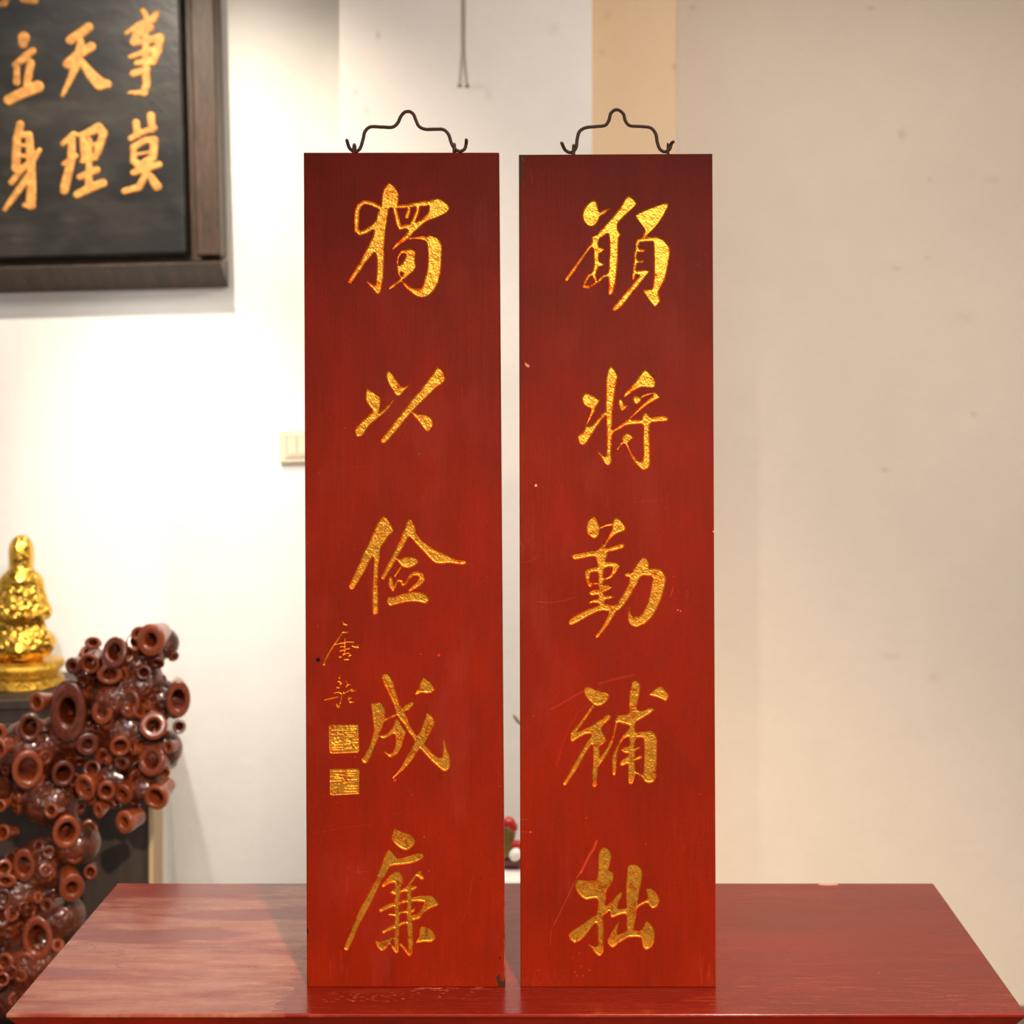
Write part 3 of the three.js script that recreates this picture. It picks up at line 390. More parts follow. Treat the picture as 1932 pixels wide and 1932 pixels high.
// the gilded groove (a mesh that dips below the face) and the loops where it meets the face
function carve(G, cell, depth, wall, toLocal, ridges) {
  const f = field(G, cell, 2, ridges), { S, D, W, H } = f, pos = [], idx = [], cache = new Map(), edges = new Map(), pxy = [];
  const zAt = (x, y, i) => {
    const sd = S[i], t = clamp(sd / wall); let z = -depth * t * (2 - t);
    if (D) { const q = clamp(1 - D[i] / 0.9); z *= 1 - 0.85 * q; }
    const px = f.x0 + x * cell, py = f.y0 + y * cell;
    return z + t * 0.0003 * (vnoise(px * 0.5, py * 0.5, 5) - 0.5) + t * 0.0003 * (vnoise(px * 0.13, py * 0.13, 6) - 0.5);
  };
  const addV = (x, y, z) => { const px = f.x0 + x * cell, py = f.y0 + y * cell, [lx, ly] = toLocal(px, py); pos.push(lx, ly, z); pxy.push(px, py); return pos.length / 3 - 1; };
  const gv = (x, y) => { const k = 'g' + (y * W + x); if (!cache.has(k)) cache.set(k, addV(x, y, zAt(x, y, y * W + x))); return cache.get(k); };
  const ev = (xa, ya, xb, yb) => {
    const a = ya * W + xa, b = yb * W + xb, k = a < b ? a + '_' + b : b + '_' + a;
    if (!cache.has(k)) { const t = clamp(S[a] / (S[a] - S[b]), 0.04, 0.96); cache.set(k, addV(xa + t * (xb - xa), ya + t * (yb - ya), 0)); }
    return cache.get(k);
  };
  for (let y = 0; y < H - 1; y++) for (let x = 0; x < W - 1; x++) {
    const c = [[x, y], [x + 1, y], [x + 1, y + 1], [x, y + 1]], inn = c.map(([a, b]) => S[b * W + a] > 0), n = inn.filter(Boolean).length;
    if (!n) continue;
    if (n === 2 && inn[0] === inn[2]) {                  // saddle: two corners
      for (let i = 0; i < 4; i++) if (inn[i]) { const p = c[i], q = c[(i + 1) % 4], r = c[(i + 3) % 4], a = gv(...p), b = ev(...p, ...q), d = ev(...p, ...r); idx.push(a, d, b); edges.set(b, d); }
      continue;
    }
    const poly = []; let first = -1, second = -1;
    for (let i = 0; i < 4; i++) { const j = (i + 1) % 4; if (inn[i]) poly.push(gv(...c[i])); if (inn[i] !== inn[j]) { const e = ev(...c[i], ...c[j]); poly.push(e); if (inn[i]) first = e; else second = e; } }
    for (let i = 1; i + 1 < poly.length; i++) idx.push(poly[0], poly[i + 1], poly[i]);
    if (first >= 0) edges.set(first, second);
  }
  const g = new THREE.BufferGeometry(); g.setAttribute('position', new THREE.Float32BufferAttribute(pos, 3));
  const uv = new Float32Array(pos.length / 3 * 2); for (let i = 0; i < pos.length / 3; i++) { uv[2 * i] = pos[3 * i]; uv[2 * i + 1] = pos[3 * i + 1]; }
  g.setAttribute('uv', new THREE.BufferAttribute(uv, 2)); g.setIndex(idx); g.computeVertexNormals();
  const loops = [], seen = new Set();
  for (const s of edges.keys()) { if (seen.has(s)) continue; const l = []; let v = s; while (v !== undefined && !seen.has(v)) { seen.add(v); l.push(new THREE.Vector2(pos[3 * v], pos[3 * v + 1])); v = edges.get(v); } if (l.length > 3) loops.push(l); }
  return { g, loops };
}

const BD = 2.537, BK = BD / F;                            // boards: distance from the lens, metres per pixel
const goldBump = greyTex(512, 512, (u, v) => 0.55 * tnoise(u, v, 150, 150, 3) + 0.45 * tnoise(u, v, 70, 70, 4), 9, 9);
const goldMap = colourTex(512, 512, (u, v) => { const n = 0.5 * tnoise(u, v, 24, 24, 7) + 0.3 * tnoise(u, v, 90, 90, 8) + 0.2 * tnoise(u, v, 200, 200, 9), w = sstep(0.62, 0.78, tnoise(u, v, 14, 14, 13) * 0.6 + tnoise(u, v, 60, 60, 14) * 0.4); const k = 0.82 + 0.32 * n; return [228 * k - 8 * w, 152 * k - 40 * w, 50 * k - 20 * w]; }, 7, 7);
const gold = new THREE.MeshPhysicalMaterial({ map: goldMap, metalness: 0.95, roughness: 0.33, bumpMap: goldBump, bumpScale: 0.00014 });

function boardTexture(x0, y0, s, extra) {
  const W = 512, H = 2048, K = 1.288, c = document.createElement('canvas'); c.width = W; c.height = H; const x = c.getContext('2d'), im = x.createImageData(W, H);
  for (let j = 0; j < H; j++) for (let i = 0; i < W; i++) {
    const px = i / K, py = j / K;
    const grain = fbm(px * 0.22, py * 0.012, s, 4), cloud = fbm(px * 0.012, py * 0.007, s + 5, 4), fine = vnoise(px * 0.9, py * 0.5, s + 9), speck = vnoise(px * 0.33, py * 0.33, s + 12);
    const k = 0.9 + 0.08 * grain + 0.22 * (cloud - 0.5) + 0.06 * (fine - 0.5) + 0.05 * (speck - 0.5);
    let r = 108 * k, g = 19 * k, b = 0;
    const haze = sstep(0.53, 0.82, fbm(px * 0.02 + 0.35 * fbm(px * 0.3, py * 0.02, s + 40, 3), py * 0.008, s + 33, 4)) * (0.35 + 0.65 * fbm(px * 0.5, py * 0.03, s + 50, 3)) * 0.55;
    r += (112 - r) * haze; g += (34 - g) * haze; b += (22 - b) * haze;
    const q = (j * W + i) * 4; im.data[q] = r; im.data[q + 1] = g; im.data[q + 2] = b; im.data[q + 3] = 255;
  }
  x.putImageData(im, 0, 0);
  const X = v => (v - x0) * K, Y = v => (v - y0) * K;
  x.lineCap = 'round'; x.lineJoin = 'round';
  const D = {
    line(pts, w, col) { x.globalAlpha = 0.32; x.strokeStyle = col; x.lineWidth = w * K; x.beginPath(); pts.forEach((p, i) => i ? x.lineTo(X(p[0]), Y(p[1])) : x.moveTo(X(p[0]), Y(p[1]))); x.stroke(); x.globalAlpha = 1; },
    poly(pts, col) { x.fillStyle = col; x.beginPath(); pts.forEach((p, i) => i ? x.lineTo(X(p[0]), Y(p[1])) : x.moveTo(X(p[0]), Y(p[1]))); x.closePath(); x.fill(); },
    dot(px, py, r, col) { x.fillStyle = col; x.beginPath(); x.arc(X(px), Y(py), r * K, 0, 7); x.fill(); },
    rub(n, xa, xb, ya, yb, len, w, col, a, slope = 0) { for (let i = 0; i < n; i++) { const px = rr(xa, xb), py = rr(ya, yb), L = len * rr(0.3, 1), o = rr(-1, 1) * slope; D.line([[px, py], [px + o * L * 0.5 + rr(-0.4, 0.4), py + L * 0.5], [px + o * L, py + L]], w * rr(0.5, 1.3), `rgba(${col},${(a * rr(0.3, 1)).toFixed(3)})`); } },
  };
  seed = 9000 + s; extra(D);
  // fine wear everywhere: hair scratches and specks
  for (let i = 0; i < 70; i++) { const px = rr(x0 + 8, x0 + 380), py = rr(y0 + 10, y0 + 1580), a = rr(-0.5, 0.5) + (rnd() < 0.55 ? Math.PI / 2 : 0), L = rr(4, 34); D.line([[px, py], [px + Math.cos(a) * L, py + Math.sin(a) * L]], rr(0.4, 0.9), `rgba(190,84,66,${rr(0.1, 0.32).toFixed(2)})`); }
  for (let i = 0; i < 60; i++) D.dot(rr(x0 + 8, x0 + 380), rr(y0 + 10, y0 + 1580), rr(0.5, 1.3), rnd() < 0.7 ? `rgba(204,104,82,${rr(0.2, 0.6).toFixed(2)})` : `rgba(50,12,6,${rr(0.3, 0.7).toFixed(2)})`);
  const t = new THREE.CanvasTexture(c); t.colorSpace = THREE.SRGBColorSpace; t.anisotropy = 8; return t;
}
const leftTex = boardTexture(570, 280, 3, D => {
  D.rub(46, 868, 938, 650, 770, 46, 2.0, '170,84,68', 0.16); D.rub(16, 625, 700, 895, 985, 40, 1.8, '176,74,58', 0.2); D.rub(24, 600, 650, 860, 960, 60, 3, '120,46,34', 0.14);
  D.rub(16, 745, 775, 790, 835, 12, 2, '182,78,62', 0.22); D.rub(20, 590, 935, 290, 330, 40, 2, '120,62,54', 0.1);
  D.rub(70, 806, 880, 1806, 1836, 14, 5, '70,22,14', 0.16); D.rub(30, 590, 640, 1800, 1850, 30, 4, '96,26,16', 0.13); D.rub(26, 620, 660, 1790, 1830, 30, 3, '196,72,60', 0.16);
  D.rub(40, 700, 940, 1835, 1858, 10, 4, '176,66,60', 0.12);
  D.poly([[936, 1843], [943, 1838], [944, 1850], [953, 1852], [953, 1862], [940, 1861]], 'rgba(42,26,18,0.95)'); D.poly([[941, 1805], [945, 1806], [943, 1812]], 'rgba(36,14,8,0.95)');
  D.dot(600, 1245, 4, 'rgba(12,6,4,1)');
  D.poly([[578, 1748], [582, 1756], [580, 1766], [577, 1766]], 'rgba(30,14,8,0.95)');
  for (const p of [[[675, 1634], [676, 1646]], [[656, 1634], [656, 1640]], [[655, 1656], [655, 1687]], [[643, 1794], [644, 1808]], [[674, 1646], [691, 1644]]]) D.line(p, 1.2, 'rgba(226,82,56,0.6)');
  for (const p of [[[590, 1572], [650, 1562], [706, 1554]], [[893, 1652], [882, 1712], [872, 1740]], [[657, 884], [706, 876]], [[746, 1538], [758, 1530]], [[740, 1470], [765, 1461]], [[605, 1590], [612, 1560], [630, 1556]], [[690, 305], [690, 314], [706, 322]], [[603, 560], [622, 566]], [[851, 1482], [857, 1497]]]) D.line(p, 0.8, 'rgba(206,86,64,0.5)');
  D.dot(632, 1380, 1.6, 'rgba(214,70,44,0.7)'); D.dot(828, 1236, 2.6, 'rgba(210,50,40,0.6)'); D.dot(794, 1234, 1.6, 'rgba(210,50,40,0.5)'); D.dot(745, 1472, 3, 'rgba(206,62,34,0.5)');
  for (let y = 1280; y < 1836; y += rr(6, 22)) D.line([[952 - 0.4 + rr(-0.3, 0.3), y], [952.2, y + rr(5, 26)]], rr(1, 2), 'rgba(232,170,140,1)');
});
const rightTex = boardTexture(976, 280, 71, D => {
  D.poly([[979, 291], [992, 291], [992, 300], [987, 306], [990, 318], [986, 331], [984, 336], [984, 345], [981, 360], [978, 360]], 'rgba(70,42,20,0.95)'); D.line([[985, 297], [988, 304]], 1.6, 'rgba(216,158,90,0.9)'); D.line([[987, 343], [990, 352]], 1.2, 'rgba(190,110,90,0.8)');
  D.poly([[978, 345], [985, 345], [988, 400], [994, 440], [986, 440], [978, 420]], 'rgba(92,30,12,0.6)'); D.line([[987, 372], [991, 410], [994, 440], [999, 465]], 0.9, 'rgba(178,86,70,0.6)'); D.line([[1001, 318], [1004, 346]], 1.2, 'rgba(190,110,96,0.7)'); D.line([[1006, 318], [1008, 346]], 1, 'rgba(60,14,8,0.6)');
  D.rub(60, 982, 1060, 820, 960, 46, 2.2, '168,80,68', 0.16); D.rub(60, 982, 1040, 960, 1090, 60, 2.4, '150,60,50', 0.13); D.rub(36, 1230, 1340, 830, 1010, 50, 2.2, '160,70,56', 0.13); D.rub(30, 1130, 1200, 900, 960, 26, 1.4, '170,70,56', 0.15); D.rub(40, 985, 1340, 292, 330, 50, 2.4, '120,70,64', 0.12);
  D.rub(50, 1270, 1345, 1530, 1600, 24, 2.2, '196,88,58', 0.15); D.rub(30, 1320, 1350, 1800, 1860, 36, 2, '214,96,76', 0.18); D.rub(30, 985, 1060, 1830, 1858, 12, 5, '150,60,54', 0.18); D.rub(8, 996, 1004, 1840, 1854, 10, 2, '50,24,16', 0.4);
  D.line([[1040, 1338], [1062, 1326], [1082, 1314], [1100, 1305]], 3.2, 'rgba(186,64,44,0.75)'); D.line([[1130, 1290], [1160, 1281], [1195, 1274]], 5, 'rgba(168,52,34,0.6)');
  D.line([[1126, 1587], [1120, 1602], [1113, 1612], [1104, 1630], [1096, 1646]], 4.6, 'rgba(210,96,76,0.9)'); D.line([[1097, 1644], [1088, 1656]], 2.6, 'rgba(210,96,76,0.85)'); D.line([[1086, 1660], [1072, 1690], [1050, 1735], [1045, 1745]], 1.5, 'rgba(214,96,72,0.8)'); D.line([[1040, 1755], [1038, 1782]], 1.4, 'rgba(220,96,76,0.5)');
  D.line([[1112, 1330], [1090, 1345], [1074, 1372], [1060, 1410], [1050, 1444]], 1.1, 'rgba(190,70,48,0.6)'); D.line([[1013, 1135], [1040, 1137], [1066, 1133], [1084, 1127]], 1.8, 'rgba(184,86,72,0.6)'); D.line([[987, 1062], [1002, 1058], [1020, 1048]], 1.1, 'rgba(190,96,82,0.6)');
  D.line([[1270, 1108], [1267, 1120], [1264, 1126]], 1.6, 'rgba(236,96,80,0.85)'); D.line([[1295, 1112], [1299, 1120], [1296, 1127]], 1, 'rgba(222,86,70,0.6)'); D.dot(1279, 1151, 1.6, 'rgba(236,96,96,0.8)'); D.dot(1284, 1153, 1.4, 'rgba(236,96,96,0.7)');
  D.dot(1011, 916, 2.4, 'rgba(238,150,120,0.95)'); D.poly([[990, 683], [1000, 690], [997, 694], [991, 690]], 'rgba(214,140,110,0.8)'); D.line([[1195, 948], [1225, 944], [1243, 946]], 1.1, 'rgba(184,84,66,0.5)');
  D.line([[985, 1546], [996, 1546]], 1, 'rgba(226,110,80,0.7)'); D.line([[985, 1569], [1000, 1570]], 1, 'rgba(226,110,80,0.6)'); D.dot(1001, 1570, 1.4, 'rgba(226,110,80,0.8)');
  for (const [a, b] of [[1085, 1834], [1093, 1798], [1080, 1808], [1097, 1823], [1112, 1830], [1088, 1841], [1100, 1841]]) D.dot(a, b, rr(0.6, 1.4), 'rgba(190,80,62,0.55)');
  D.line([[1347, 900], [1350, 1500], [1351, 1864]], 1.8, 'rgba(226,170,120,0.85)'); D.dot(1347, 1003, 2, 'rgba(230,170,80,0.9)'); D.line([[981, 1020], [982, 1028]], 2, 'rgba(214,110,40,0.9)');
  D.line([[1328, 478], [1335, 488]], 1.1, 'rgba(196,100,84,0.7)'); D.line([[1155, 318], [1152, 323]], 1.2, 'rgba(196,100,84,0.7)'); D.line([[1146, 306], [1143, 310]], 1, 'rgba(196,100,84,0.6)');
});

function carvedBoard(name, label, corners, tex, texAt, glyphs, edgeMat) {
  // corners: TL, TR, BR, BL in photo pixels; the base of the group is the middle of the bottom edge on the table
  const cx = ((corners[2][0] + corners[3][0]) / 2 - PX) * BK;
  const root = thing(name, label, 'carved board', [cx, TY, -BD]);
  const py0 = PY + (EYE - TY) / BK;                      // the table height in pixels at this distance
  const loc = (px, py) => [(px - PX) * BK - cx, (py0 - py) * BK];
  const C = corners.map(([x, y], i) => loc(x, i > 1 ? py0 : y)), T = 0.024, ch = 0.0011;
  const mid = [(C[0][0] + C[2][0]) / 2, (C[0][1] + C[2][1]) / 2];
  const ins = C.map(([x, y]) => [x - Math.sign(x - mid[0]) * ch, y - Math.sign(y - mid[1]) * ch]);
  const mat = new THREE.MeshPhysicalMaterial({ map: tex, roughness: 0.46, specularIntensity: 0.18, bumpMap: boardBump, bumpScale: 0.00012 });
  const face = new THREE.Shape(ins.map(p => new THREE.Vector2(...p))), islands = [];
  for (const [key, part_name, part_label, cell, depth, wall, ridges] of glyphs) {
    const { g, loops } = carve(GLYPHS[key], cell, depth, wall, loc, ridges);
    part(part_name, g, gold, root, part_label);
    for (const l of loops) { const a = THREE.ShapeUtils.area(l); l.outer = Math.abs(a); }
    // an outer loop cuts the face; a loop inside another leaves a red island
    for (const l of loops) {
      const p = l[0]; let inside = 0;
      for (const o of loops) { if (o === l || o.outer < l.outer) continue; let c = false; for (let i = 0, j = o.length - 1; i < o.length; j = i++) if ((o[i].y > p.y) !== (o[j].y > p.y) && p.x < (o[j].x - o[i].x) * (p.y - o[i].y) / (o[j].y - o[i].y) + o[i].x) c = !c; if (c) inside++; }
      if (inside % 2 === 0) face.holes.push(new THREE.Path(l)); else islands.push(new THREE.Shape(l));
    }
  }
  const geos = [new THREE.ShapeGeometry([face, ...islands])].map(g => g.index ? g.toNonIndexed() : g);
  const quads = [];
  for (let i = 0; i < 4; i++) {
    const j = (i + 1) % 4, a = [...ins[i], 0], b = [...ins[j], 0], c = [...C[j], -ch], d = [...C[i], -ch], e = [...C[j], -T], f = [...C[i], -T];
    quads.push([b, a, d, c], [c, d, f, e]);
  }
  quads.push([[...C[1], -T], [...C[0], -T], [...C[3], -T], [...C[2], -T]]);
  const pos = []; for (const [a, b, c, d] of quads) pos.push(...a, ...b, ...c, ...a, ...c, ...d);
  const sg = new THREE.BufferGeometry(); sg.setAttribute('position', new THREE.Float32BufferAttribute(pos, 3)); sg.setAttribute('uv', new THREE.Float32BufferAttribute(new Float32Array(pos.length / 3 * 2), 2)); sg.computeVertexNormals();
  const n = sg.attributes.normal, pp = sg.attributes.position;    // face the sides outwards
  for (let t = 0; t < pp.count; t += 3) {
    const m = new THREE.Vector3((pp.getX(t) + pp.getX(t + 1) + pp.getX(t + 2)) / 3 - mid[0], (pp.getY(t) + pp.getY(t + 1) + pp.getY(t + 2)) / 3 - mid[1], (pp.getZ(t) + pp.getZ(t + 1) + pp.getZ(t + 2)) / 3 + T / 2);
    const nn = new THREE.Vector3(n.getX(t), n.getY(t), n.getZ(t));
    // compare along the face's own axis
    const s = Math.abs(nn.z) > 0.9 ? nn.z * m.z : Math.abs(nn.x) > Math.abs(nn.y) ? nn.x * m.x : nn.y * m.y;
    if (s < 0) for (const at of [pp, sg.attributes.uv]) { const k = at.itemSize, a = at.array; for (let q = 0; q < k; q++) { const w = a[(t + 1) * k + q]; a[(t + 1) * k + q] = a[(t + 2) * k + q]; a[(t + 2) * k + q] = w; } }
  }
  sg.computeVertexNormals(); geos.push(sg);
  const g = mergeGeometries(geos.map(q => { const r = new THREE.BufferGeometry(); for (const k of ['position', 'normal', 'uv']) r.setAttribute(k, q.attributes[k]); return r; }));
  const p = g.attributes.position, uv = g.attributes.uv;
  for (let i = 0; i < p.count; i++) { const px = (p.getX(i) + cx) / BK + PX, py = py0 - p.getY(i) / BK; uv.setXY(i, (px - texAt[0]) * 1.288 / 512, 1 - (py - texAt[1]) * 1.288 / 2048); }
  part('wooden_panel', g, mat, root, 'red lacquered plank, scratched and rubbed');
  root.userData.loc = undefined; delete root.userData.loc;
  return { root, loc };
}
const boardBump = greyTex(512, 512, (u, v) => 0.6 * tnoise(u, v, 120, 8, 3) + 0.4 * tnoise(u, v, 200, 60, 4), 1, 3);
const big = (k) => [k, 'carved_character', 'sunk gilded brush-style character', 1, 0.0024, 2.3, false];
const L = carvedBoard('couplet_board', 'tall red carved board with a gilt signature and two square seals', [[573, 288], [941, 288], [952.5, 1861], [579, 1862]], leftTex, [570, 280],
  [big('left_1'), big('left_2'), big('left_3'), big('left_4'), big('left_5'), ['sign_1', 'signature_character', 'small gilded signature character', 0.5, 0.0014, 1.6, false], ['sign_2', 'signature_character', 'small gilded signature character', 0.5, 0.0014, 1.6, false], ['seal_1', 'seal_mark', 'square gilded seal with raised lines', 0.5, 0.0011, 1.4, true], ['seal_2', 'seal_mark', 'square gilded seal with raised lines', 0.5, 0.0011, 1.4, true]]);
const R = carvedBoard('couplet_board', 'tall red carved board with five gilt characters only and a chipped upper corner', [[979, 292], [1344, 290], [1351, 1864], [982, 1862]], rightTex, [976, 280],
  [big('right_1'), big('right_2'), big('right_3'), big('right_4'), big('right_5')]);

// iron hanging bails on top of the boards
const HK = 680 / 1932;
function bail(B, pts, eyes, topY) {
  const v = pts.map(([x, y]) => { const [lx, ly] = B.loc(620 + x * HK, y * HK); return new THREE.Vector3(lx, ly, -0.012); });
  v[0].z += 0.006; v[v.length - 1].z += 0.006;
  const curve = new THREE.CatmullRomCurve3(v, false, 'centripetal');
  const r = 0.00245, tube = new THREE.TubeGeometry(curve, 200, r, 12);
  const ends = [0, 1].map(t => new THREE.SphereGeometry(r, 12, 8).translate(...curve.getPoint(t).toArray()));
  part('hanging_bail', mergeGeometries([tube, ...ends]), M.iron, B.root, 'bent dark iron wire bail with a raised hump');
  for (const [ex, ey0] of eyes) {
    const [lx, ly] = B.loc(620 + ex * HK, ey0 * HK), base = B.loc(620 + ex * HK, topY)[1];
    const c2 = new THREE.CatmullRomCurve3([[0, base - 0.012, 0.006], [0, base, 0.0062], [0, ly - 0.003, 0.005], [0, ly, 0], [0, ly - 0.003, -0.005], [0, base, -0.0062], [0, base - 0.012, -0.006]].map(([, y, z], i) => new THREE.Vector3(lx + (i - 3) * 0.0004, y, -0.012 + z)));
    part('eyelet', new THREE.TubeGeometry(c2, 40, 0.0019, 10), M.iron, B.root, 'iron staple holding the bail');
  }
}
bail(L, [[95, 750], [108, 790], [135, 808], [160, 795], [180, 740], [190, 700], [215, 676], [280, 675], [340, 675], [365, 655], [385, 615], [405, 595], [430, 592], [450, 605], [465, 640], [480, 670], [510, 686], [570, 687], [615, 690], [640, 715], [655, 760], [672, 790], [700, 806], [725, 795], [735, 765], [737, 748]], [[133, 768], [672, 766]], 288);
bail(R, [[1250, 765], [1270, 800], [1300, 812], [1325, 790], [1333, 740], [1345, 700], [1375, 680], [1440, 672], [1485, 665], [1503, 640], [1515, 600], [1540, 582], [1560, 585], [1582, 605], [1592, 640], [1612, 665], [1680, 672], [1730, 680], [1755, 710], [1765, 760], [1780, 795], [1805, 808], [1830, 795], [1840, 765], [1848, 758]], [[1313, 772], [1822, 764]], 291);

// ------------------------------------------------------------------ black plaque on the white wall
{
  const x1 = world(421, 0, 4.53).x, zf = -4.50, zb = -Z_LEFT, y0 = world(0, 497, 4.5).y, Wd = 1.9, Hd = 0.86, roll = 0.026;
  const root = thing('wall_plaque', 'black wooden plaque with gold characters and brown frame on the white wall', 'plaque', [x1, y0, zb], 0);
  root.rotation.z = roll;
  const face = new THREE.MeshPhysicalMaterial({ map: colourTex(1024, 512, (u, v) => { const k = 0.3 + 0.9 * fbm(u * 20, v * 14, 3, 4) + 1.2 * (fbm(u * 6, v * 5, 9, 4) - 0.5) + 0.5 * sstep(0.5, 0.8, fbm(u * 14, v * 18, 29, 4)); return [40 * k, 37 * k, 32 * k]; }, 0.5, 1.1), roughness: 0.36, ior: 1.6, bumpMap: wallBump, bumpScale: 0.0006 });
  const brown = new THREE.MeshPhysicalMaterial({ map: colourTex(256, 256, (u, v) => { const k = 0.75 + 0.5 * (0.6 * tnoise(u, v, 40, 6, 2) + 0.4 * tnoise(u, v, 90, 20, 3)); return [72 * k, 54 * k, 40 * k]; }, 3, 3), roughness: 0.5 });
    const T = zf - zb;
  // frame bars, the lower one splayed towards the wall
  const bar = 0.062;
  const low = new THREE.Shape([[T, 0], [0.012, -0.056], [0.006, -0.056], [0.006, 0.012], [T, 0.007]].map(p => new THREE.Vector2(...p)));   // x: out from the wall, y: up
  const lowG = new THREE.ExtrudeGeometry(low, { depth: Wd, bevelEnabled: false }); lowG.rotateY(-Math.PI / 2);
  part('frame_bar', metreUV(lowG), brown, root, 'brown lower frame bar splayed towards the wall');
  part('frame_bar', rbox(bar, Hd - 0.02, T - 0.006, 0.006, -bar / 2, Hd / 2 + 0.01, (T + 0.006) / 2), brown, root);
  part('frame_bar', rbox(bar, Hd - 0.02, T - 0.006, 0.006, -Wd + bar / 2, Hd / 2 + 0.01, (T + 0.006) / 2), brown, root);
  part('frame_bar', rbox(Wd - 2 * bar, bar, T - 0.008, 0.006, -Wd / 2, Hd - bar / 2, (T + 0.006) / 2), brown, root);
  part('backing', rbox(Wd - 0.02, Hd - 0.02, 0.03, 0.003, -Wd / 2, Hd / 2, 0.03), brown, root);
  const fw = Wd - 2 * bar - 0.05, fy0 = 0.024, fy1 = Hd - bar - 0.02, fz = T - 0.006;
  const fg = new RoundedBoxGeometry(fw, fy1 - fy0, 0.03, 4, 0.012); fg.translate(-Wd / 2, (fy0 + fy1) / 2, fz - 0.015);
  part('face_panel', metreUV(fg), face, root, 'dull black lacquered panel');
  // gold characters, slightly raised: brush strokes traced in pixels of the photograph
  const pk = 480 / 1449, gm = new THREE.MeshPhysicalMaterial({ map: colourTex(128, 128, (u, v) => { const k = 0.85 + 0.3 * tnoise(u, v, 12, 12, 3); return [214 * k, 150 * k, 76 * k]; }, 8, 8), metalness: 0.1, roughness: 0.5 });
  const inv = new THREE.Matrix4(); root.updateMatrixWorld(true); inv.copy(root.matrixWorld).invert();
  const toPanel = (zx, zy) => { const d = -(zf - 0.006), w = world(zx * pk, zy * pk, d); return w.applyMatrix4(inv); };
  const chars = {
    plaque_1: [[720, 190, 12, 780, 150, 20, 870, 110, 26, 895, 75, 18], [815, 60, 18, 840, 110, 20, 830, 200, 20, 830, 380, 22, 835, 480, 24, 820, 530, 22, 735, 530, 10], [860, 160, 22, 780, 200, 28, 760, 240, 22], [760, 250, 16, 840, 235, 22, 910, 215, 28, 900, 290, 24, 870, 350, 26, 780, 360, 18], [740, 325, 14, 820, 300, 20, 880, 280, 20], [760, 420, 22, 840, 395, 18]],
    plaque_2: [[400, 230, 28, 460, 190, 30, 505, 155, 28], [385, 365, 30, 450, 310, 30, 520, 265, 28], [460, 240, 22, 440, 360, 28, 400, 450, 20, 355, 545, 12], [470, 360, 22, 520, 430, 32, 570, 480, 38, 610, 480, 26]],
    plaque_3: [[135, 215, 36, 130, 250, 28], [85, 370, 20, 140, 330, 26, 185, 290, 22], [95, 380, 18, 95, 470, 22], [175, 360, 24, 160, 440, 24, 150, 520, 20], [50, 570, 32, 130, 530, 32, 215, 495, 36]],
    plaque_4: [[115, 710, 24, 95, 800, 24, 90, 960, 26], [120, 770, 20, 165, 770, 22, 175, 900, 26, 180, 1050, 26, 175, 1170, 30, 140, 1170, 16], [110, 830, 14, 150, 830, 13], [110, 890, 14, 150, 890, 13], [65, 1040, 20, 130, 960, 20, 180, 920, 22, 225, 855, 14], [25, 1195, 14, 80, 1120, 20, 160, 1010, 24]],
    plaque_5: [[360, 820, 18, 420, 770, 22, 440, 770, 14], [410, 780, 22, 405, 920, 24, 370, 1060, 28, 365, 1090, 24], [365, 935, 16, 430, 890, 18], [470, 770, 20, 480, 900, 20], [480, 770, 22, 560, 730, 30, 590, 760, 24, 555, 870, 22, 540, 900, 18], [480, 840, 14, 560, 820, 14], [470, 920, 18, 540, 900, 20], [510, 800, 16, 505, 1050, 22], [455, 1010, 20, 550, 970, 22], [440, 1110, 24, 520, 1070, 28, 585, 1045, 26]],
    plaque_6: [[775, 700, 22, 785, 770, 22], [860, 660, 24, 865, 740, 22], [745, 790, 18, 800, 760, 18, 880, 730, 18], [760, 840, 20, 830, 800, 20, 880, 800, 24, 870, 900, 24, 800, 950, 28, 760, 920, 20, 760, 840, 18], [790, 880, 11, 850, 870, 11], [760, 985, 20, 830, 965, 20, 905, 940, 20], [850, 960, 20, 790, 1070, 22, 710, 1090, 20], [860, 1010, 22, 895, 1065, 28]],
    plaque_7: [[-20, 30, 16, 25, 20, 20, 42, -10, 18, 40, -120, 20]],
    plaque_8: [[120, -40, 18, 125, 0, 16, 160, 8, 16, 200, 5, 20, 205, -60, 22]],
  };
  for (const key in chars) {
    const G = { x: 0, y: 0, k: pk, p: [], h: [], s: chars[key] };
    const { g } = carve(G, 1, 0.004, 3, (px, py) => { const q = toPanel(px / pk, py / pk); return [q.x, q.y]; }, false);
    const p = g.attributes.position; for (let i = 0; i < p.count; i++) p.setZ(i, fz + 0.0002 - p.getZ(i)); g.computeVertexNormals();
    part('gold_character', g, gm, root, 'raised gold brush-style character');
  }
}

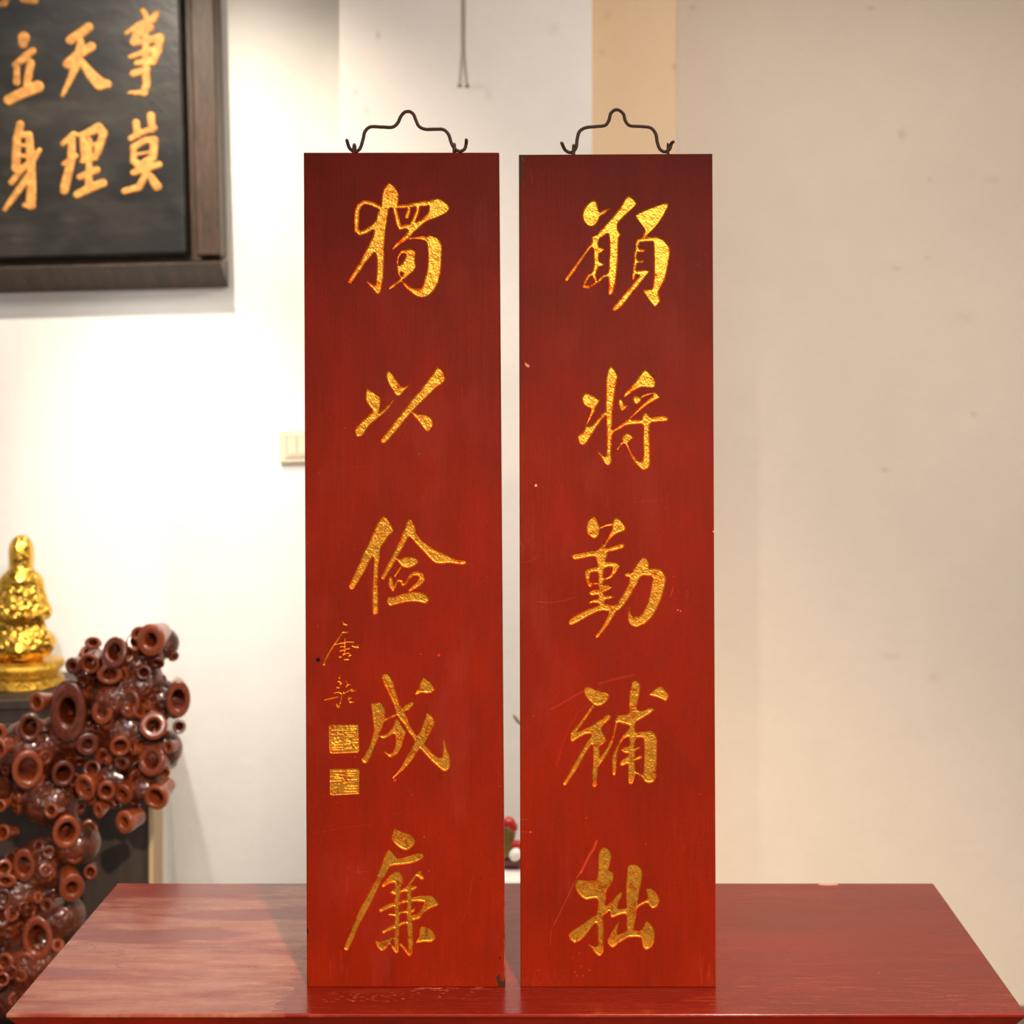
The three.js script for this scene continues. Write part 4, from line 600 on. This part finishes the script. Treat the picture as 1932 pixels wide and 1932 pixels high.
// ------------------------------------------------------------------ small things on the wall
{
  const d = Z_LEFT, c = world(560, 841, d), root = thing('wall_socket', 'cream electrical wall socket half hidden behind the red board', 'socket', [c.x, c.y, -d], 0);
  root.rotation.z = 0.03;
  const ivory = new THREE.MeshStandardMaterial({ color: 0xe6dcc0, roughness: 0.4 }), dark = new THREE.MeshStandardMaterial({ color: 0x2a2620, roughness: 0.6 });
  part('cover_plate', rbox(0.088, 0.086, 0.016, 0.004, 0, 0, 0.008), ivory, root);
  part('insert_frame', mergeGeometries([rbox(0.062, 0.004, 0.004, 0.001, 0.004, 0.027, 0.018), rbox(0.062, 0.004, 0.004, 0.001, 0.004, -0.027, 0.018), rbox(0.004, 0.058, 0.004, 0.001, -0.026, 0, 0.018), rbox(0.004, 0.058, 0.004, 0.001, 0.034, 0, 0.018)]), ivory, root);
  for (const s of [-1, 1]) part('switch_rocker', rbox(0.024, 0.046, 0.006, 0.002, 0.004 + s * 0.0135, 0, 0.018), ivory, root);
}
{
  const d = Z_PIL, cordM = new THREE.MeshStandardMaterial({ color: 0xb9aa98, roughness: 0.9 }), nailM = new THREE.MeshStandardMaterial({ color: 0x9c8a74, roughness: 0.6, metalness: 0.3 });
  const a = world(868, 161, d), b = world(882, 162, d), t = world(875, -150, d);
  const root = thing('hanging_cord', 'thin grey doubled cord hanging down the white wall pier', 'cord', [t.x, 0, -d]);
  for (const [p, off] of [[a, -0.0022], [b, 0.0022]]) {
    const pts = [new THREE.Vector3(off, CEIL, 0.004), new THREE.Vector3(off, 2.0 + 0.5, 0.004), new THREE.Vector3(off * 0.8, p.y + 0.1, 0.004), new THREE.Vector3((p.x - t.x) * 0.7, p.y + 0.03, 0.004), new THREE.Vector3(p.x - t.x, p.y + 0.002, 0.003)];
    part('strand', new THREE.TubeGeometry(new THREE.CatmullRomCurve3(pts), 60, 0.0018, 8), cordM, root);
    part('nail', new THREE.SphereGeometry(0.0045, 16, 10).translate(p.x - t.x, p.y, 0.003), nailM, root);
  }
}

// ------------------------------------------------------------------ blobs: capsules joined smoothly
function blob(prims, res, k) {              // prims: [ax, ay, az, ra, bx, by, bz, rb]
  const bb = new THREE.Box3(); for (const p of prims) { for (const [x, y, z, r] of [[p[0], p[1], p[2], p[3]], [p[4], p[5], p[6], p[7]]]) { bb.expandByPoint(new THREE.Vector3(x - r, y - r, z - r)); bb.expandByPoint(new THREE.Vector3(x + r, y + r, z + r)); } }
  const c = bb.getCenter(new THREE.Vector3()), s = bb.getSize(new THREE.Vector3()), half = Math.max(s.x, s.y, s.z) / 2 * 1.12 + 0.004;
  const mc = new MarchingCubes(res, new THREE.MeshBasicMaterial(), false, false, 400000); mc.isolation = 0;
  for (let z = 0; z < res; z++) for (let y = 0; y < res; y++) for (let x = 0; x < res; x++) {
    const X = c.x + (x - res / 2) / (res / 2) * half, Y = c.y + (y - res / 2) / (res / 2) * half, Z = c.z + (z - res / 2) / (res / 2) * half;
    let d = 1e9;
    for (const [ax, ay, az, ra, bx, by, bz, rb] of prims) {
      const dx = bx - ax, dy = by - ay, dz = bz - az, L2 = dx * dx + dy * dy + dz * dz || 1e-9, t = clamp(((X - ax) * dx + (Y - ay) * dy + (Z - az) * dz) / L2);
      const e = Math.hypot(X - ax - t * dx, Y - ay - t * dy, Z - az - t * dz) - (ra + t * (rb - ra));
      const h = clamp(0.5 + 0.5 * (d - e) / k); d = d > 1e8 ? e : d + (e - d) * h - k * h * (1 - h);
    }
    mc.field[x + y * res + z * res * res] = -d;
  }
  mc.update();
  const n = mc.count, g = new THREE.BufferGeometry(), P0 = mc.positionArray.slice(0, n * 3), N0 = mc.normalArray.slice(0, n * 3);
  for (let i = 0; i < n; i++) { P0[3 * i] = c.x + P0[3 * i] * half; P0[3 * i + 1] = c.y + P0[3 * i + 1] * half; P0[3 * i + 2] = c.z + P0[3 * i + 2] * half; }
  g.setAttribute('position', new THREE.BufferAttribute(P0, 3)); g.setAttribute('normal', new THREE.BufferAttribute(N0, 3)); g.setAttribute('uv', new THREE.BufferAttribute(new Float32Array(n * 2), 2));
  return metreUV(g);
}

// ------------------------------------------------------------------ dark cabinet and the gold statue on it
const CABD = 4.2, cabTop = world(0, 1312, CABD).y, cabTurn = 0.16;
{
  const darkWood = new THREE.MeshPhysicalMaterial({ map: colourTex(512, 512, (u, v) => { const k = 0.75 + 0.5 * (0.6 * tnoise(u, v, 40, 5, 2) + 0.4 * tnoise(u, v, 120, 20, 3)); return [48 * k, 36 * k, 28 * k]; }, 2, 2), roughness: 0.55 });
  const tan = new THREE.MeshStandardMaterial({ color: 0xb39a76, roughness: 0.7 });
  const xr = world(281, 0, CABD).x, Wc = 1.0, Dc = 0.36;
  const root = thing('display_cabinet', 'dark brown cabinet behind the knobbly root carving', 'cabinet', [xr, 0, -CABD], 0); root.rotation.y = cabTurn;
  part('body', rbox(Wc, cabTop - 0.085, Dc, 0.004, -Wc / 2, (cabTop - 0.025 + 0.06) / 2, -Dc / 2), darkWood, root);
  part('side_panel', rbox(0.012, cabTop - 0.09, Dc - 0.01, 0.002, 0.004, (cabTop - 0.025 + 0.06) / 2, -Dc / 2), tan, root, 'pale tan side');
  part('top_board', rbox(Wc + 0.012, 0.025, Dc + 0.012, 0.004, -Wc / 2, cabTop - 0.0125, -Dc / 2), darkWood, root);
  for (const s of [0, 1]) { const d = part('door', rbox(Wc / 2 - 0.02, cabTop - 0.15, 0.014, 0.003, -Wc / 4 - s * Wc / 2, cabTop / 2 + 0.02, 0.007), darkWood, root); part('knob', new THREE.SphereGeometry(0.012, 16, 12).translate(-Wc / 2 + (s ? -0.04 : 0.04), cabTop / 2, 0.024), M.iron, d); }
  for (const x of [-0.04, -Wc + 0.04]) for (const z of [-0.04, -Dc + 0.04]) part('foot', rbox(0.05, 0.062, 0.05, 0.003, x, 0.031, z), darkWood, root);
}
{
  const d = CABD + 0.12, sc = 0.93 * d / F, c = world(40, 1312, d);
  const root = thing('gold_statue', 'shiny gold robed seated statue on a gold plinth', 'statue', [c.x, cabTop, -d], 0.25);
  const gm = new THREE.MeshPhysicalMaterial({ color: new THREE.Color().setRGB(0.86, 0.5, 0.07), metalness: 1, roughness: 0.16, bumpMap: greyTex(256, 256, (u, v) => 0.7 * tnoise(u, v, 14, 14, 5) + 0.3 * tnoise(u, v, 34, 34, 6), 6, 6), bumpScale: 0.007 });
  const px = v => v * sc;            // photo pixels to metres here
  const y = p => (1312 - p) * sc;
  const prims = [];
  const add = (x0, y0, z0, r0, x1, y1, z1, r1) => prims.push([px(x0), y(y0), px(z0), px(r0), px(x1), y(y1), px(z1), px(r1)]);
  add(0, 1037, 0, 24, 0, 1046, 2, 23);                 // head under the hood
  add(0, 1026, -6, 20, 0, 1060, -10, 25);              // hood
  add(0, 1060, 0, 18, 0, 1095, 0, 30);                 // neck and chest
  add(-22, 1100, 0, 20, 22, 1100, 0, 20);              // shoulders
  add(0, 1105, 4, 34, 0, 1160, 6, 40);                 // torso
  add(26, 1108, 2, 17, 44, 1160, 16, 15); add(44, 1160, 16, 15, 12, 1168, 46, 10);   // arms meeting in front
  add(-26, 1108, 2, 17, -44, 1160, 16, 15); add(-44, 1160, 16, 15, -12, 1168, 46, 10);
  add(-9, 1162, 48, 9, 9, 1162, 48, 9);                // joined hands
  add(0, 1165, 0, 40, 0, 1228, 0, 50);                 // robe
  add(-36, 1226, 18, 28, 36, 1226, 18, 28);            // folded legs
  add(-44, 1222, 12, 24, 0, 1234, 44, 20); add(44, 1222, 12, 24, 0, 1234, 44, 20);
  for (let i = -3; i <= 3; i++) add(i * 9, 1120, 34 - Math.abs(i) * 2, 5, i * 17, 1215, 44 - Math.abs(i) * 3, 6);   // robe folds
  part('figure', blob(prims, 84, 0.012), gm, root, 'robed figure with hood and joined hands');
  const base = new THREE.LatheGeometry([[0, 0], [82, 0], [86, 6], [84, 18], [76, 24], [76, 34], [85, 40], [87, 48], [82, 55], [0, 56]].map(([r, h]) => new THREE.Vector2(px(r), px(h))), 48); base.scale(1, 1, 0.8);
  part('plinth', base, gm, root, 'oval gold plinth');
}

// ------------------------------------------------------------------ knobbly red-brown root carving on a stool
{
  const d = 3.86, sc = d / F, o = world(60, 1960, d);
  const stool = thing('plant_stool', 'low dark wooden stool under the root carving', 'stool', [o.x, 0, o.z]);
  const sw = new THREE.MeshStandardMaterial({ map: colourTex(256, 256, (u, v) => { const k = 0.7 + 0.6 * tnoise(u, v, 40, 5, 3); return [62 * k, 40 * k, 28 * k]; }, 2, 2), roughness: 0.6 });
  part('seat', rbox(0.4, 0.03, 0.3, 0.006, -0.06, o.y - 0.015, 0), sw, stool);
  for (const x of [-0.23, 0.11]) for (const z of [-0.12, 0.12]) part('leg', rbox(0.035, o.y - 0.028, 0.035, 0.004, x, (o.y - 0.028) / 2, z), sw, stool);
  const root = thing('root_carving', 'knobbly red-brown lacquered root carving full of ring-shaped holes', 'sculpture', [o.x, o.y, o.z]);
  const mk = (r, g, b, s) => new THREE.MeshPhysicalMaterial({ map: colourTex(128, 128, (u, v) => { const k = 0.65 + 0.6 * (0.6 * tnoise(u, v, 8, 8, s) + 0.4 * tnoise(u, v, 26, 26, s + 1)); return [r * k, g * k, b * k]; }, 4, 4), roughness: 0.3, clearcoat: 0.7, clearcoatRoughness: 0.1 });
  const woods = [mk(122, 50, 19, 3), mk(96, 36, 13, 5), mk(136, 60, 26, 7)], coreM = mk(92, 36, 14, 11); coreM.bumpMap = greyTex(256, 256, (u, v) => 0.7 * tnoise(u, v, 12, 12, 5) + 0.3 * tnoise(u, v, 40, 40, 6), 8, 8); coreM.bumpScale = 0.006;
  const lx = p => (p - 60) * sc, ly = p => (1960 - p) * sc;
  const balls = [[240, 1255, 50], [288, 1222, 38], [250, 1300, 54], [200, 1320, 50], [165, 1262, 34], [300, 1330, 42], [290, 1420, 48], [220, 1390, 66], [120, 1390, 62], [40, 1420, 68], [262, 1492, 40], [190, 1480, 58], [80, 1520, 66], [130, 1600, 52], [60, 1650, 66], [5, 1700, 66], [95, 1740, 58], [50, 1820, 66], [20, 1900, 66], [60, 1960, 70], [-50, 1500, 70], [-50, 1750, 84]];
  const prims = balls.map(([x, y, r], i) => { const z = -0.055 + ((i * 37) % 7 - 3) * 0.007, q = r * sc * 0.8, h = Math.max(ly(y), q * 1.2); return [lx(x), h, z, q, lx(x) + 0.01, h, z, q]; });
  part('root_body', blob(prims, 76, 0.02), coreM, root, 'dark brown gnarled body of the carving');
  const prof = (lip, hole, taper) => new THREE.LatheGeometry([[taper - 0.1, -2.0], [taper, -1.3], [taper + 0.1, -0.7], [0.94, -0.3], [1, -0.05], [0.99, 0.1], [0.9 + lip * 0.02, 0.2], [hole + 0.16, 0.22], [hole + 0.04, 0.14], [hole, 0], [hole - 0.06, -0.6], [hole - 0.12, -1.6], [0, -1.9]].map(p => new THREE.Vector2(Math.max(0, p[0]), p[1])), 22);
  const shapes = [prof(1, 0.5, 0.74), prof(1, 0.42, 0.8), prof(2, 0.58, 0.7)];
  function ring(px, py, rx, ry, z, ax, ay, k) {
    const m = part('burl_ring', shapes[k % 3], woods[(k * 7 + Math.floor(px)) % 3], root);
    m.scale.set(rx * sc, Math.min(rx, ry) * sc * 1.1, ry * sc); m.rotation.order = 'YXZ'; m.rotation.set(Math.PI / 2 + ax, ay, 0); m.position.set(lx(px), ly(py), z);
  }
  const A = 400 / 1932, Bq = 400 / 1789;
  const rings = [[1080, 370, 105, 130], [1400, 260, 120, 135], [850, 470, 80, 90], [1010, 580, 105, 85], [640, 910, 150, 260], [300, 1050, 90, 120], [380, 820, 75, 85], [935, 930, 90, 105], [1180, 850, 95, 125], [1640, 800, 100, 165], [1430, 1030, 115, 115], [280, 1430, 125, 165], [1395, 1370, 125, 130], [800, 1220, 95, 95], [590, 1480, 95, 115], [1645, 1055, 55, 60], [20, 1100, 70, 80], [800, 1600, 95, 115], [1000, 1620, 75, 85], [1130, 1670, 85, 95], [1450, 1680, 105, 110], [1290, 215, 75, 65], [700, 490, 65, 70], [1120, 1220, 85, 90], [40, 1240, 70, 85], [1120, 1390, 80, 60], [1330, 560, 60, 60], [870, 290, 70, 50], [1550, 1240, 50, 60]].map(([x, y, a, b]) => [x * A, 1150 + y * A, a * A, b * A])
    .concat([[580, 290, 105, 135], [215, 580, 85, 135], [640, 740, 95, 115], [340, 1180, 115, 175], [50, 600, 65, 65], [80, 690, 85, 55], [40, 860, 65, 85], [70, 1380, 75, 75], [240, 1370, 75, 75], [60, 1510, 55, 55], [200, 1490, 55, 55], [1080, 200, 80, 90], [770, 640, 50, 60], [40, 60, 50, 50], [850, 110, 45, 65], [60, 290, 65, 65], [20, 1000, 65, 110], [430, 900, 65, 65], [120, 1460, 60, 60], [470, 100, 60, 60]].map(([x, y, a, b]) => [x * Bq, 1500 + y * Bq, a * Bq, b * Bq]));
  seed = 4242;
  rings.forEach(([x, y, a, b], i) => ring(x, y, a * 1.1, b * 1.1, 0.012 + rr(-0.012, 0.022), rr(-0.25, 0.3), rr(-0.5, 0.45), i));
  // smaller tubes filling the mass between them
  for (let i = 0; i < 250; i++) {
    const q = balls[Math.floor(rnd() * balls.length)], t = rr(0, 6.28), e = Math.sqrt(rnd()) * q[2] * 1.02, x = q[0] + Math.cos(t) * e, y = q[1] + Math.sin(t) * e;
    if (y > 1925) continue;
    const out = e / q[2], r = rr(7, 17);
    ring(x, y, r, r * rr(0.9, 1.4), rr(-0.06, 0.0) * (0.4 + 0.6 * out), -Math.sin(t) * out * -0.8 + rr(-0.3, 0.3), Math.cos(t) * out * 0.9 + rr(-0.3, 0.3), i);
  }
}

// ------------------------------------------------------------------ seen through the gap between the boards
{
  const d = 3.95, s = d / F, c = world(955, 1637, d);
  const white = new THREE.MeshStandardMaterial({ color: 0xf2eee6, roughness: 0.5 }), tan = new THREE.MeshStandardMaterial({ color: 0xb08a5c, roughness: 0.7 });
  const st = thing('white_pedestal', 'white pedestal with a tan line behind the two boards', 'pedestal', [c.x, 0, c.z]);
  part('body', rbox(0.22, c.y - 0.023, 0.2, 0.004, 0, (c.y - 0.023) / 2, 0), white, st);
  part('line', rbox(0.218, 0.005, 0.198, 0.001, 0, c.y - 0.0205, 0), tan, st, 'thin tan line');
  part('cap', rbox(0.23, 0.018, 0.21, 0.004, 0, c.y - 0.009, 0), white, st);
  const f = thing('red_figurine', 'small red and olive gold figurine on the white pedestal', 'figurine', [c.x, c.y, c.z]);
  const red = new THREE.MeshPhysicalMaterial({ color: 0xb5170c, roughness: 0.3, clearcoat: 0.5 }), olive = new THREE.MeshPhysicalMaterial({ color: 0x7a6230, roughness: 0.4, metalness: 0.4 }), deep = new THREE.MeshPhysicalMaterial({ color: 0x5c1008, roughness: 0.35, clearcoat: 0.4 }), w2 = new THREE.MeshStandardMaterial({ color: 0xf0ece4, roughness: 0.4 });
  const q = (x, y) => [(x - 955) * s, (1637 - y) * s];
  const B = (pts, k = 0.006) => blob(pts.map(([x0, y0, z0, r0, x1, y1, z1, r1]) => [q(x0, 0)[0], q(0, y0)[1], z0 * s, r0 * s, q(x1, 0)[0], q(0, y1)[1], z1 * s, r1 * s]), 48, k);
  part('body', B([[948, 1620, 0, 17, 976, 1622, 0, 17], [930, 1616, -4, 20, 990, 1618, -6, 17]]), deep, f, 'dark red lower body');
  part('robe', B([[952, 1604, 6, 15, 960, 1568, 6, 12], [944, 1606, 0, 16, 956, 1580, 2, 13]]), olive, f, 'olive gold robe');
  part('hat', B([[960, 1552, 6, 13, 965, 1560, 4, 12], [968, 1560, -4, 9, 966, 1580, -4, 6]]), red, f, 'bright red rounded cap');
  part('collar', B([[958, 1592, 8, 8, 980, 1592, 8, 9]]), red, f, 'red band');
  part('ball', B([[972, 1606, 26, 11, 974, 1604, 26, 11]]), w2, f, 'white ball');
  const tw = thing('dry_twig', 'thin dry tan twig standing beside the red figurine', 'twig', [c.x, c.y, c.z - 0.04]);
  const curve = new THREE.CatmullRomCurve3([[1004, 1637], [1006, 1560], [1000, 1470], [992, 1390], [980, 1370], [969, 1357]].map(([x, y]) => new THREE.Vector3(...q(x, y), 0)));
  part('stem', new THREE.TubeGeometry(curve, 50, 0.0028, 8), new THREE.MeshStandardMaterial({ color: 0xa58a63, roughness: 0.8 }), tw);
  const leaf = new THREE.SphereGeometry(1, 16, 10); leaf.scale(0.004, 0.014, 0.002); leaf.rotateZ(0.6); leaf.translate(...q(974, 1364), 0.002); part('leaf', leaf, new THREE.MeshStandardMaterial({ color: 0xa58a63, roughness: 0.8 }), tw);
}

scene.traverse(o => { if (o.isMesh) { o.castShadow = true; o.receiveShadow = true; } });
renderer.render(scene, camera);
